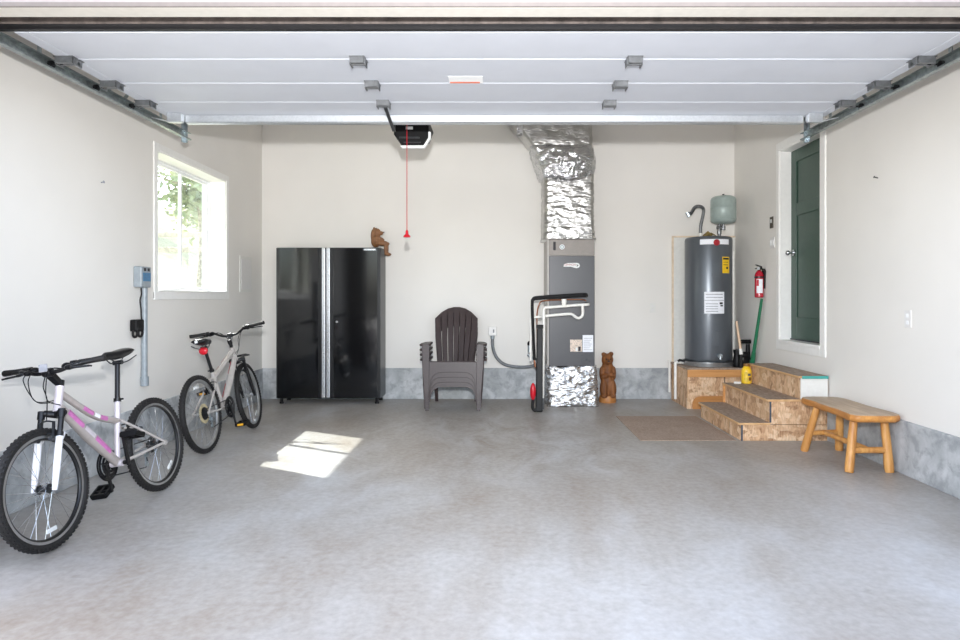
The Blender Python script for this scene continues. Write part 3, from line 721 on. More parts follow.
# ---------------------------------------------------------------- pipes beside the furnace
PY = 7.24
def P(x, y, Y=PY): return at(x, y, Y)
li = thing('insulated_pipe', 'black foam-insulated refrigerant pipe bent over the furnace front', 'pipe', (P(532, 330).x, PY, .6))
pts = [P(586, 295, AY-.032), P(584, 295, PY+.03), P(578, 295.2), P(556, 296.6), P(537, 298)] + [P(533.2, 299.5), P(532.2, 304)] + [P(533.0, 330), P(534.5, 360, PY)]
m = MB(); sp = smooth_path(pts, 6); m.tube(sp, [.024 if i < 24 else max(.0175, .024-.0006*(i-24)) for i in range(len(sp))], 12); m.build('foam_sleeve', 'foam_black', li)
m = MB(); m.tube([P(534.5, 360), P(535, 366), P(538, 370, PY+.2), P(541, 371, 7.94)], .012, 10); m.build('pipe_end', 'copper', li)
cp = MB(); cp.tube(smooth_path([P(586, 300.5, AY-.03), P(580, 299.5, PY+.11), P(560, 299.8, PY+.115), P(543, 301, PY+.115), P(539, 305, PY+.115), P(537, 314, PY+.115), P(537, 330, PY+.115), P(537, 352, PY+.115)], 6), .008, 8)
o_ = cp.build('copper_pipe', 'copper', label='thin bare copper pipe curving under the black insulated pipe', category='pipe')
dr = thing('drain_pipe', 'white PVC condensate drain with a U-shaped trap on the furnace front', 'pipe', (P(544, 400).x, PY, 0))
Z = PY+.02
m = MB(); m.tube([P(588.5, 304.5, AY-.034), P(588, 304.6, Z), P(578, 305, Z), P(545, 307.6, Z), P(543.6, 309.5, Z), P(544.0, 330, Z), P(542.6, 398, Z)], .017, 12); m.build('drain_line', 'pvc', dr)
m = MB(); tp = [P(582.5, 305, Z), P(582.8, 312, Z), P(582.3, 315.5, Z), P(580, 317.8, Z), P(577.5, 318, Z), P(575, 316.5, Z), P(572.5, 314.6, Z), P(569, 314, Z), P(560, 314.6, Z), P(545.5, 316, Z)]
m.tube(smooth_path(tp, 5), .017, 12); m.build('trap', 'pvc', dr)
m = MB(); m.cyl(P(564, 306, Z), P(564, 299.2, Z), .026, n=16); m.cyl(P(564, 303, Z), P(564, 299, Z), .030, n=16); m.build('vent_tee', 'pvc', dr)
m = MB(); m.tube([P(544.5, 316, Z), P(541, 316.6, Z+.05), P(533.5, 317.5, Z+.05), P(531.2, 318.5, Z+.05), P(530.8, 322, Z+.05), P(530.8, 361, Z+.05)], .015, 12); m.build('overflow_line', 'pvc', dr)
m = MB(); m.cyl(P(542.6, 398, Z), P(542.6, 404.5, Z), .024, n=14); m.cyl(P(542.6, 404.5, Z), V((P(542.6, 404.5, Z).x, Z, 0)), .019, n=14); m.build('pipe_foot', 'galv_dark', dr)
# small valve body near the wall
m = MB(); q = P(529.5, 354, 7.6); m.cyl(q+V((-.02,0,0)), q+V((.04,0,-.06)), .018, n=12); m.cyl(q+V((.0,-.0,.02)), q+V((0,0,.12)), .022, n=12); m.cyl(q+V((.02,0,-.03)), P(540, 361, 7.94), .012, n=10)
va = m.build('shutoff_valve', 'galvanised', label='small grey valve with a black cap beside the insulated pipe', category='valve')
m = MB(); m.ell(q+V((.0,-.0,.125)), (.028, .028, .034), n=12); m.build('valve_cap', 'black_plastic', va)
# tall black tube leaning in front
tb = thing('floor_pump', 'tall black tube with a red bulb standing before the furnace pipes', 'pump', (P(540, 400, 7.10).x, 7.12, 0))
ba, bb = V((at(539.2, 405, 7.06).x, 7.08, 0)), at(539.8, 326, 7.15)
m = MB(); m.bar(ba+V((0,0,.002)), bb, .080, .06, (0,1,0), .068, .05); m.build('tube', 'black_plastic', tb, smooth=False, bevel=.012, seg=3)
m = MB(); m.bar(bb+V((0,0,-.03)), bb+V((0,0,.015)), .080, .062, (0,1,0)); m.build('collar', 'black_rubber', tb, smooth=False, bevel=.008)
q = at(533, 391.5, 7.06); m = MB(); m.ell(q, (.034, .034, .098)); m.build('bulb', 'red_plastic', tb, label='glossy red oval bulb')
m = MB(); zz = .0; m.tube(smooth_path([q+V((.0,0,-.09)), V((q.x-.004, 7.07, .05)), V((q.x+.02, 7.07, .018)), V((ba.x-.03, 7.075, .03))], 6), .018, 10); m.build('hose', 'black_rubber', tb)
# wall outlet and its grey cable
e0 = at(492.5, 331, YB-.002)
ou = thing('wall_outlet', 'white outlet box on the back wall with a grey cable leaving it', 'outlet', (e0.x, YB, e0.z-.05))
m = MB(); m.box(e0.x-.052, e0.x+.052, YB-.045, YB-.001, e0.z-.058, e0.z+.058); m.build('box', 'switch_white', ou, smooth=False, bevel=.008)
m = MB(); m.box(e0.x+.006, e0.x+.024, YB-.048, YB-.0455, e0.z-.02, e0.z+.022); m.build('socket_face', 'cable_grey', ou, smooth=False, bevel=.003)
cb = thing('flexible_conduit', 'grey flexible conduit sagging from the white outlet box to the furnace', 'cable', (e0.x+.2, YB-.03, .42))
pts = [e0+V((0,-.03,-.062)), at(493, 348, 7.94), at(497, 358, 7.94), at(505, 364.5, 7.93), at(518, 367, 7.92), at(530, 366.5, 7.9), at(540, 363.5, 7.88), V((X0-.070, 7.85, at(545, 363, 7.85).z))]
m = MB(); m.tube(smooth_path(pts, 8), .020, 12); m.build('sheath', 'cable_grey', cb)
m = MB(); m.cyl(e0+V((0,-.03,-.06)), e0+V((0,-.03,-.10)), .027, n=14); m.build('connector', 'conduit_grey', cb)
# standing bear carving
q = V((at(608, 402, 7.72).x, 7.76, 0)); 
br = thing('bear_carving', 'carved wooden bear standing on the floor right beside the furnace base', 'carving', tuple(q))
k = 1.0
body = [((q.x, q.y, .21), (.086, .082, .19)), ((q.x, q.y, .36), (.082, .078, .10)), ((q.x-.002, q.y-.01, .525), (.074, .070, .078)), ((q.x-.005, q.y-.075, .505), (.036, .045, .032)),
        ((q.x-.048, q.y-.01, .592), (.031, .024, .028)), ((q.x+.044, q.y-.01, .598), (.031, .024, .028)), ((q.x, q.y, .45), (.07, .065, .06)),
        ((q.x-.045, q.y-.075, .33), (.05, .026, .026), R('Y', -18)), ((q.x+.045, q.y-.075, .345), (.05, .026, .026), R('Y', 14)), ((q.x-.080, q.y-.02, .36), (.024, .035, .085)), ((q.x+.080, q.y-.02, .36), (.024, .035, .085)),
        ((q.x-.052, q.y-.045, .17), (.052, .055, .12)), ((q.x+.052, q.y-.045, .17), (.052, .055, .12)), ((q.x-.05, q.y-.075, .085), (.045, .045, .03)), ((q.x+.05, q.y-.075, .085), (.045, .045, .03))]
sculpt('body', body, .010, 'bear_wood', br, 2)
m = MB(); m.lathe([(.104, 0), (.108, .02), (.104, .06), (.096, .085)], (q.x, q.y-.005, 0), 'z', 28); m.build('base', 'bear_light', br, label='paler round log base')
m = MB()
for sx in (-.026, .026): m.ell((q.x+sx, q.y-.083, .538), (.008, .006, .008), n=8)
m.build('eyes', 'ink', br)
m = MB(); m.ell((q.x-.005, q.y-.117, .515), (.014, .009, .011), n=8); m.build('nose', 'ink', br)
# ================================================================= WATER HEATER CORNER
PZ = .478
pf = thing('heater_stand', 'low OSB platform with a lumber front rail under the water heater', 'platform', (2.6, 7.6, 0))
px0, px1, py0, py1 = 2.215, 2.985, 7.265, 7.94
m = MB(); m.box(px0+.012, px1, py0+.012, py0+.026, 0, PZ-.10); m.build('front_panel', 'osb', pf, smooth=False)
m = MB(); m.box(px0, px0+.012, py0+.012, py1, 0, PZ-.02); m.build('side_panel', 'osb_side', pf, smooth=False)
m = MB(); m.box(px0-.01, px1, py0-.015, py1, PZ-.019, PZ); m.build('top_board', 'tread_board', pf, smooth=False, bevel=.002)
m = MB(); m.box(px0-.004, px1, py0-.022, py0+.010, PZ-.105, PZ-.020); m.build('front_rail', 'lumber', pf, smooth=False, bevel=.003, label='orange lumber rail across the front')
pp = [(px0+.06, .0), (px0+.06, .075), (px0+.075, .11), (px0+.105, .135), (px0+.15, .146), (px0+.55, .155), (px0+.55, 0)]
m = MB(); m.prism(pp, 'y', py0-.006, py0+.0115); m.build('plywood_patch', 'plywood', pf, smooth=False, label='orange plywood patch with a rounded corner')
m = MB(); xq = at(725, 380, py0).x; m.box(xq-.004, xq+.004, py0+.0085, py0+.0118, .156, PZ-.106); m.build('panel_joint', 'ink', pf, smooth=False)
HX, HY, HR = at(708.3, 300, 7.62).x, 7.62, .277
pan = thing('drain_pan', 'round aluminium drain pan under the water heater', 'pan', (HX, HY, PZ))
m = MB(); m.lathe([(.0, .003), (.299, .003), (.305, .05), (.312, .052), (.312, .047), (.309, .045), (.303, .001), (.0, .001)], (HX, HY, PZ), 'z', 56); m.build('tray', 'pan_aluminium', pan)
q = at(683, 358.5, 7.4); m = MB(); m.tube([(q.x+.09, 7.62, PZ+.028), (q.x-.02, 7.62, PZ+.028), (px0-.035, 7.62, PZ+.028), (px0-.04, 7.62, PZ+.02), (px0-.04, 7.62, .06)], .017, 12); m.build('drain_line', 'pvc', pan, label='white PVC drain line bent down beside the platform')
m = MB(); m.tube([(q.x+.03, 7.43, PZ+.06), (q.x-.03, 7.43, PZ+.075), (q.x-.05, 7.43, PZ+.06)], .015, 10); m.build('hose_end', 'black_rubber', pan)
m = MB(); sx_ = at(669.5, 380, 7.9).x; m.cyl((sx_, 7.90, .10), (sx_, 7.90, PZ+.02), .016, n=12)
m.build('stub_pipe', 'pvc', label='short white pipe against the back wall left of the platform', category='pipe')
bd = thing('backing_board', 'white board with beige edge strips on the wall behind the water heater', 'board', (2.62, 7.965, PZ))
bx0, bx1 = at(672, 300, 7.96).x, at(737, 300, 7.96).x; btop = at(700, 236, 7.96).z
m = MB(); m.box(bx0+.02, bx1-.0, 7.955, 7.978, PZ+.002, btop-.02); m.build('sheet', 'board_white', bd, smooth=False)
m = MB(); m.box(bx0, bx0+.019, 7.945, 7.978, PZ-.13, btop); m.box(bx0+.0195, bx1, 7.945, 7.978, btop-.0195, btop); m.build('edge_strip', 'board_edge', bd, smooth=False)
h = thing('water_heater', 'grey cylindrical water heater with yellow tag and pale green expansion tank', 'water heater', (HX, HY, PZ+.003))
zb_, zt_ = PZ+.06, 2.025
m = MB(); m.lathe([(0, zb_-.057), (HR-.06, zb_-.057), (HR-.06, zb_), (HR-.012, zb_), (HR-.004, zb_+.01), (HR, zb_+.03), (HR, zt_-.035), (HR-.006, zt_-.012), (HR-.02, zt_-.002), (HR-.10, zt_+.004), (0, zt_+.008)], (HX, HY, 0), 'z', 72)
bo = m.build('tank', 'heater_grey', h, ang=50)
def onheat(name, mat, px0, py0, px1, py1, d0=.001, d1=.003, par=None, **kw):
    """curved plate on the heater's front, from its edges in angle and height"""
    def ang(px):
        k = (px-CX)/F; lo, hi = -PI/2, PI/2
        for _ in range(40):
            mid = (lo+hi)/2; X = HX+HR*math.sin(mid); Y = HY-HR*math.cos(mid)
            if X/Y < k: lo = mid
            else: hi = mid
        return lo
    a0, a1 = ang(px0), ang(px1); am = (a0+a1)/2; Ym = HY-HR*math.cos(am)
    z0, z1 = H-(py1-CY)/F*Ym, H-(py0-CY)/F*Ym; m = MB(); n = max(2, int(abs(a1-a0)/.06)); rs = []
    for i in range(n+1):
        t = a0+(a1-a0)*i/n; s_, c_ = math.sin(t), math.cos(t)
        rs.append([(HX+(HR+d0)*s_, HY-(HR+d0)*c_, z0), (HX+(HR+d1)*s_, HY-(HR+d1)*c_, z0), (HX+(HR+d1)*s_, HY-(HR+d1)*c_, z1), (HX+(HR+d0)*s_, HY-(HR+d0)*c_, z1)])
    m.rings(rs); return m.build(name, mat, par or h, **kw)
tl = onheat('top_label', 'paper', 700, 239, 728.5, 244.2)
p0 = at(716, 242.6, HY-HR+.02); an = math.asin(min(1, (p0.x-HX)/HR))
m = MB(); cc = V((HX+(HR+.003)*math.sin(an), HY-(HR+.003)*math.cos(an), p0.z)); dn = V((math.sin(an), -math.cos(an), 0)); m.cyl(cc, cc+dn*.004, .038, n=28); m.build('emblem', 'logo_red', tl, label='dark red round emblem')
yl = onheat('energy_label', 'yellow_label', 722.3, 256.8, 729, 273.2, label='yellow energy tag with black print')
onheat('print_block', 'ink', 722.9, 257.8, 728.4, 259.6, .0031, .004, yl); onheat('print_lines', 'ink', 723.2, 264.6, 727.5, 265.1, .0031, .004, yl); onheat('print_block', 'ink', 726, 267, 727.8, 269, .0031, .004, yl)
onheat('print_lines', 'ink', 723.2, 262, 728, 262.4, .0031, .004, yl)
wl = onheat('instruction_label', 'paper', 704.3, 291.8, 724, 313.6, label='large white instruction label')
for yy in (294, 297, 303.5, 306, 308.5, 311): onheat('print_lines', 'ink_grey', 705.8, yy, 718 if yy > 300 else 722.5, yy+.7, .0031, .004, wl)
onheat('print_rule', 'ink_grey', 704.6, 300, 723.6, 300.6, .0031, .004, wl)
onheat('print_block', 'ink', 719.5, 302.3, 722.5, 304.3, .0031, .004, wl); onheat('print_block', 'ink', 720.3, 305, 722.8, 306.4, .0031, .004, wl)
for (y0, y1) in ((262, 277), (331, 346)):
    ap = onheat('access_cover', 'heater_grey', 712.5, y0, 719.5, y1, .0005, .010, bevel=.003)
m = MB(); q = V((HX+.03, HY-HR, zb_+.075)); m.cyl(q, q+V((0,-.04,0)), .02, n=14); m.cyl(q+V((0,-.04,0)), q+V((0,-.06,0)), .028, n=8); m.cyl(q+V((0,-.05,.0)), q+V((0,-.05,-.04)), .012, n=10); m.build('drain_valve', 'galvanised', h)
# hot outlet flex pipe
q0 = V((at(700.5, 236, HY).x, HY, zt_-.0)); m = MB(); m.cyl(q0+V((0,0,-.005)), q0+V((0,0,.055)), .022, n=14); m.build('pipe_nipple', 'pvc', h)
pts = [q0+V((0,0,.05)), at(700.7, 226, HY), at(702.4, 218, HY), at(703.6, 211, HY), at(702.3, 207.4, HY), at(698, 206.2, HY), at(694.6, 207.6, HY), at(692.4, 211, HY), at(690.6, 213.6, HY), at(688.6, 214.4, HY)]
sp = smooth_path(pts, 10); m = MB(); m.tube(sp, [.0185 + (.0028 if i % 2 else -.001) for i in range(len(sp))], 12); fx = m.build('flex_pipe', 'galv_dark', h, ang=60)
m = MB(); q = at(688.6, 214.2, HY); m.cyl(q+V((.01,0,-.025)), q+V((-.02,0,.025)), .024, n=8); m.build('coupling', 'galvanised', fx)
m = MB(); q = at(707.5, 234.5, HY-.06); m.cyl(q+V((-.04,0,-.03)), q+V((.02,0,.02)), .028, n=12); m.ell(q+V((.035,0,.0)), (.03, .02, .022), n=10); m.bar(q+V((.04,0,.02)), q+V((.10,0,-.015)), .02, .008); m.build('relief_valve', 'brass', h)
q1 = V((at(719.3, 236, HY).x, HY, zt_-.005)); tk = at(723.3, 210, HY)
m = MB(); m.cyl(q1, q1+V((0,0,.20)), .020, n=14); m.cyl(q1+V((-.03,0,.13)), q1+V((.035,0,.13)), .022, n=12); m.cyl(q1+V((.0,0,.05)), q1+V((0,0,.09)), .028, n=8); m.tube([q1+V((.03,0,.13)), V((tk.x, HY, q1.z+.13)), V((tk.x, HY, tk.z-.15))], .017, 10)
m.cyl((tk.x, HY, q1.z+.10), (tk.x, HY, q1.z+.145), .026, n=8); m.build('pipe_fitting', 'galv_dark', h)
m = MB(); zt0 = at(723, 224.3, HY).z; zt1 = at(723, 195.6, HY).z; r_ = .149; hh = zt1-zt0
m.lathe([(0, 0), (.05, .001), (.11, .012), (.14, .03), (r_, .055), (r_+.003, .06), (r_, .065), (r_, hh*.55), (r_+.003, hh*.55+.004), (r_, hh*.55+.008), (r_, hh-.055), (.14, hh-.03), (.11, hh-.012), (.05, hh-.001), (0, hh)], (tk.x, HY, zt0), 'z', 48)
xt = m.build('expansion_tank', 'tank_green', h, ang=50, label='pale green expansion tank')
m = MB(); m.cyl((tk.x, HY, zt1-.004), (tk.x, HY, zt1+.018), .013, n=12); m.build('air_valve', 'dark_steel', xt)
# discharge pipe, hanging tag
m = MB(); dp = at(733, 300, 7.66); m.tube([(HX+HR-.01, 7.66, zt_-.16), (dp.x-.01, 7.66, zt_-.16), (dp.x+.0, 7.66, zt_-.18), (dp.x, 7.66, PZ+.09)], .013, 10); m.build('discharge_pipe', 'pvc', h)
q = at(730, 315.5, 7.5); m = MB(); m.hexa([(q.x-.028, 7.50, q.z-.14), (q.x+.018, 7.53, q.z-.14), (q.x+.018, 7.534, q.z-.14), (q.x-.028, 7.504, q.z-.14), (q.x-.022, 7.50, q.z+.14), (q.x+.024, 7.53, q.z+.14), (q.x+.024, 7.534, q.z+.14), (q.x-.022, 7.504, q.z+.14)])
tg = m.build('manual_sleeve', 'paper', h, smooth=False, label='white paper manual sleeve')
m = MB(); m.hexa([(q.x-.002, 7.512, q.z-.01), (q.x+.012, 7.521, q.z-.01), (q.x+.0125, 7.520, q.z-.01), (q.x-.0015, 7.511, q.z-.01), (q.x-.002, 7.512, q.z+.05), (q.x+.012, 7.521, q.z+.05), (q.x+.0125, 7.520, q.z+.05), (q.x-.0015, 7.511, q.z+.05)]); m.build('print_block', 'ink_grey', tg, smooth=False)
# items on the platform right of the heater
Y = 7.345
hp = thing('hand_pump', 'black hand pump with a T handle on the platform right of the heater', 'pump', (2.90, Y+.02, PZ))
q = at(737, 360, Y); m = MB(); m.lathe([(0, 0.001), (.042, 0.001), (.045, .02), (.045, .09), (.04, .115), (.036, .15), (.044, .19), (.042, .205), (0, .21)], (q.x-.0, Y, PZ), 'z', 28); m.build('barrel', 'black_plastic', hp)
m = MB(); m.box(q.x+.05, 2.965, Y-.03, Y+.06, PZ+.001, PZ+.15); m.cyl((q.x+.04, Y, PZ+.14), (2.955, Y, PZ+.145), .04, n=16); m.build('pump_body', 'black_satin', hp, smooth=True, bevel=.015, seg=3)
qx = 2.948; zt2 = at(750, 341.5, Y).z
m = MB(); m.cyl((qx, Y, PZ+.09), (qx, Y, zt2-.03), .030, .022, n=12); m.build('rod', 'black_plastic', hp)
m = MB(); m.tube([(qx-.10, Y, zt2-.008), (qx-.07, Y, zt2), (qx+.03, Y, zt2)], [.024, .023, .024], 12); m.build('handle', 'black_plastic', hp)
bh = thing('wood_handled_brush', 'brush with pale wooden handle and white ferrule against the water heater', 'brush', (q.x, Y-.07, PZ))
yb_ = Y-.07
m = MB(); m.cyl((q.x+.014, yb_, .70), (q.x-.022, yb_+.03, at(734.5, 321, Y).z), .016, .013, n=12); m.build('handle', 'handle_wood', bh)
m = MB(); m.cyl((q.x+.020, yb_, .635), (q.x+.014, yb_, .702), .022, .018, n=12); m.build('ferrule', 'pvc', bh)
m = MB(); m.lathe([(0, 0.001), (.020, 0.001), (.02, .08), (.016, .157), (0, .157)], (q.x+.021, yb_, PZ), 'z', 18); m.build('bristles', 'black_rubber', bh)
gp = at(754.6, 363, 7.25); g0 = V((2.962, 7.268, PZ+.012)); g1 = V((XR(7.0)-.045, 7.02, at(759.5, 299, 7.02).z))
gr = thing('garden_tool', 'long green plastic handle leaning on the wall below the fire extinguisher', 'tool', tuple(g0))
m = MB(); m.cyl(g0+V((0,0,.004)), g1, .022, .015, n=14); m.build('shaft', 'green_plastic', gr)
m = MB(); m.cyl(g0+V((0,0,.0)), g0+(g1-g0)*.22, .030, .024, n=14); m.build('socket', 'green_plastic', gr)
# ---------------------------------------------------------------- fire extinguisher
ey = 7.05; ex_ = XR(ey)-.062; e_ = at(759.3, 297.5, ey); ez0 = e_.z; ez1 = at(759, 270.5, ey).z
fe = thing('fire_extinguisher', 'red fire extinguisher hung on the wall near the green door', 'fire extinguisher', (ex_, ey, ez0))
m = MB(); hh = ez1-ez0; rr = .048
m.lathe([(0, 0), (rr-.008, 0), (rr, .01), (rr, hh-.055), (rr-.008, hh-.03), (.026, hh-.008), (.018, hh), (0, hh)], (ex_, ey, ez0), 'z', 32); cy = m.build('cylinder', 'ext_red', fe)
m = MB(); rs = []
for i in range(15):
    t = -PI/2-.95+i*.10; c_, s_ = math.cos(t), math.sin(t)
    rs.append([(ex_+(rr+a)*c_, ey+(rr+a)*s_, z) for a, z in ((.0005, ez0+.05), (.0016, ez0+.05), (.0016, ez0+hh*.68), (.0005, ez0+hh*.68))])
m.rings(rs); lb = m.build('label', 'paper', cy, label='white and red instruction label')
m = MB(); rs = []
for i in range(6):
    t = -PI/2-.92+i*.10; c_, s_ = math.cos(t), math.sin(t)
    rs.append([(ex_+(rr+a)*c_, ey+(rr+a)*s_, z) for a, z in ((.0017, ez0+.13), (.0026, ez0+.13), (.0026, ez0+hh*.66), (.0017, ez0+hh*.66))])
m.rings(rs); m.build('red_block', 'ext_red', lb)
m = MB(); m.lathe([(rr+.001, hh*.72), (rr+.003, hh*.72), (rr+.003, hh*.78), (rr+.001, hh*.78)], (ex_, ey, ez0), 'z', 32, closed=True); m.box(ex_+rr-.01, XR(ey)-.002, ey-.02, ey+.02, ez0+.10, ez1+.02); m.build('wall_mount', 'black_satin', fe, smooth=False)
m = MB(); m.cyl((ex_, ey, ez1-.004), (ex_, ey, ez1+.035), .018, n=14); m.bar((ex_+.03, ey+.005, ez1+.035), (ex_-.055, ey-.03, ez1+.02), .022, .010); m.bar((ex_+.03, ey+.005, ez1+.042), (ex_-.05, ey-.03, ez1+.062), .022, .008); m.build('valve_lever', 'black_plastic', fe, smooth=False, bevel=.003)
m = MB(); m.cyl((ex_-.018, ey-.014, ez1+.022), (ex_-.022, ey-.036, ez1+.022), .018, n=18); m.build('gauge', 'chrome', fe)
m = MB(); m.tube(smooth_path([(ex_+.01, ey-.02, ez1+.02), (ex_+.045, ey-.045, ez1), (ex_+.05, ey-.035, ez1-.06), (ex_+.046, ey-.03, ez1-.20)], 6), .009, 8); m.build('hose', 'black_rubber', fe)
# ================================================================= STAIRS, MAT, BENCH
SY0, SY1 = 5.64, 6.755; rise = (.165, .376, .587); xs_ = (2.205, 2.462, 2.742)
XW = 2.985
s = thing('staircase', 'three-step OSB stair box leading up to the green side door', 'stairs', (2.6, 6.2, 0))
zz = 0
for i in range(3):
    z0 = 0 if i == 0 else rise[i-1]; z1 = rise[i]-.019; x0 = xs_[i]; nx_ = xs_[i+1] if i < 2 else XW
    m = MB(); m.box(x0, x0+.014, SY0+.015, SY1, z0, z1); m.build('riser', 'osb_side', s, smooth=False)
    m = MB(); m.box(x0-.022, nx_-.0005, SY0-.006, SY1+.004, z1, z1+.019); t_ = m.build('tread', 'tread_board', s, smooth=False, bevel=.002)
    m = MB(); m.box(x0-.030, x0-.0225, SY0-.006, SY1+.004, z1-.001, z1+.019); m.build('nosing', 'tread_edge', t_, smooth=False, bevel=.002, label='pale raw edge strip')
    m = MB(); m.box(x0-.022, nx_-.0005, SY0-.013, SY0-.0065, z1-.001, z1+.019); m.build('nosing', 'tread_edge', t_, smooth=False, bevel=.002)
    m = MB(); m.box(x0+.002, XW, SY0, SY0+.0145, z0+.002 if i == 0 else z0-.0155, z1-.001)
    if i < 2:
        m.build('end_panel', 'osb', s, smooth=False)
        m = MB(); m.box(x0-.003, x0+.012, SY0-.004, SY0+.0005, z0+.002, z1-.002); m.build('corner_strip', 'edge_tape', s, smooth=False, label='dark grey corner strip')
    else:
        ep = m.build('end_panel', 'board_white', s, smooth=False, label='white end panel')
        m = MB(); m.box(x0+.004, XW-.001, SY0-.0155, SY0-.0135, z1-.006, z1+.0195); m.build('tape', 'teal_tape', ep, smooth=False, label='teal tape along the top edge')
m = MB(); m.box(XW-.03, XW-.001, SY0+.02, SY1, .0, rise[2]-.02); m.box(2.70, XW, SY1-.014, SY1, 0, rise[2]-.02); m.box(2.44, 2.70, SY1-.014, SY1, 0, rise[1]-.02); m.box(2.225, 2.44, SY1-.014, SY1, 0, rise[0]-.02); m.build('back_frame', 'lumber', s, smooth=False)
m = MB(); m.box(1.295, 2.165, 5.645, 6.80, 0, .006)
m.build('floor_mat', 'mat_board', smooth=False, label='thin brown carpet mat lying before the stairs', category='mat', bevel=.002)
# yellow jug
q = at(746.5, 382.5, 6.69); jz = rise[1]+.001; r_ = .052
j = thing('sealant_jug', 'yellow plastic jug with a brown cap on the middle stair tread', 'jug', (q.x, 6.69, jz))
m = MB(); m.lathe([(0, 0), (r_-.006, 0), (r_, .008), (r_, .13), (r_-.004, .150), (.030, .178), (.026, .182), (0, .183)], (q.x, 6.69, jz), 'z', 32); m.build('bottle', 'jug_yellow', j)
m = MB(); m.lathe([(0, .184), (.031, .184), (.033, .19), (.031, .212), (0, .214)], (q.x, 6.69, jz), 'z', 24); m.build('cap', 'jug_cap', j)
def wrap(c, r, z0, z1, a0, a1, n=8):
    m = MB(); rs = []
    for i in range(n+1):
        t = a0+(a1-a0)*i/n; rs.append([(c.x+(r+d)*math.cos(t), c.y+(r+d)*math.sin(t), z) for d, z in ((.0004, z0), (.0014, z0), (.0014, z1), (.0004, z1))])
    return m.rings(rs)
cj = V((q.x, 6.69, 0)); lb = wrap(cj, r_, jz+.02, jz+.125, -PI/2-.9, -PI/2+1.0).build('label', 'jug_label', j)
wrap(cj, r_+.0012, jz+.035, jz+.07, -PI/2+.05, -PI/2+.6, 4).build('print_block', 'bear_wood', lb); wrap(cj, r_+.0012, jz+.085, jz+.11, -PI/2-.1, -PI/2+.5, 4).build('print_block', 'heater_grey', lb)
q = at(737.5, 381, 6.62); m = MB(); m.lathe([(0, -.035), (.012, -.035), (.014, -.02), (.014, .03), (.010, .036), (0, .036)], (q.x, 6.62, jz+.0145), 'x', 16)
m.build('plastic_cap', 'pvc', label='small white plastic cap lying beside the yellow jug', category='cap')
# bench
TB = .432
b = thing('wooden_bench', 'rustic log-legged wooden bench with a worn live-edge seat by the wall', 'bench', (2.78, 5.0, 0))
out = [(2.60, 4.60), (2.635, 4.555), (2.72, 4.545), (2.84, 4.54), (2.925, 4.555), (2.962, 4.60), (2.966, 4.75), (2.958, 4.95), (2.966, 5.2), (2.955, 5.36), (2.91, 5.42), (2.80, 5.44), (2.69, 5.435), (2.64, 5.41), (2.622, 5.36), (2.628, 5.2), (2.615, 5.0), (2.62, 4.8)]
cen = V((2.775, 5.0, 0)); N = 120; per = smooth_path([V((x, y, 0)) for x, y in out+out[:1]], 10)[:-1]
rs = []
for k, (zz, ins) in enumerate(((-.055, .035), (-.051, .016), (-.040, .004), (-.025, 0), (-.010, .003), (-.002, .010), (0, .02), (0, .08))):
    ring = []
    for p in per:
        d = (p-cen); d.z = 0; dn = d.normalized(); w_ = noise.noise(V((p.x*14, p.y*9, zz*20)))*.008
        q = p - dn*ins + dn*w_ if zz < 0 else p - dn*ins
        ring.append((q.x, q.y, TB+zz))
    rs.append(ring)
m = MB(); m.rings(rs[:6]); m.build('live_edge', 'bench_edge', b, ang=60, label='orange live edge under the worn top')
m = MB(); m.rings([[(x, y, TB-.0015) for x, y, z in rs[5]], [(x, y, TB+.002) for x, y, z in rs[5]], [(x, y, TB+.004) for x, y, z in rs[6]]]); m.build('bench_top', 'bench_top', b, ang=40, label='greyed worn seat top')
def log(name, p0, p1, r0, r1):
    p0, p1 = V(p0), V(p1); n = 14; pts = [p0.lerp(p1, k/n) for k in range(n+1)]; ds = (p1-p0).normalized(); x, y, _ = basis(ds)
    rs = []
    for k, p in enumerate(pts):
        r = r0+(r1-r0)*k/n; r *= .88 if k in (0, n) else 1
        rs.append([p+(x*math.cos(2*PI*j/14)+y*math.sin(2*PI*j/14))*r*(1+.09*noise.noise(V((p.x*9+math.cos(2*PI*j/14), p.y*9+math.sin(2*PI*j/14), p.z*9)))) for j in range(14)])
    m = MB(); m.rings(rs); return m.build(name, 'bench_leg', b, ang=60)
lt = TB-.052
fl, fr_ = V((2.605, 4.625, 0)), V((2.905, 4.625, 0)); bl, br_ = V((2.59, 5.27, 0)), V((2.90, 5.30, 0))
tl_, tr_, tbl, tbr = V((2.665, 4.67, lt)), V((2.893, 4.67, lt)), V((2.655, 5.19, lt)), V((2.865, 5.22, lt))
for p, q in ((fl, tl_), (fr_, tr_), (bl, tbl), (br_, tbr)): log('leg', p, q, .033, .028)
mid = lambda p, q, t: p.lerp(q, t)
log('stretcher', mid(fl, tl_, .42)+V((.02,0,0)), mid(fr_, tr_, .42)-V((.02,0,0)), .024, .024)
log('stretcher', mid(bl, tbl, .42)+V((.02,0,0)), mid(br_, tbr, .42)-V((.02,0,0)), .022, .022)
log('stretcher', (mid(fl, tl_, .42)+mid(fr_, tr_, .42))/2+V((0,.02,0)), (mid(bl, tbl, .42)+mid(br_, tbr, .42))/2-V((0,.02,0)), .022, .022)
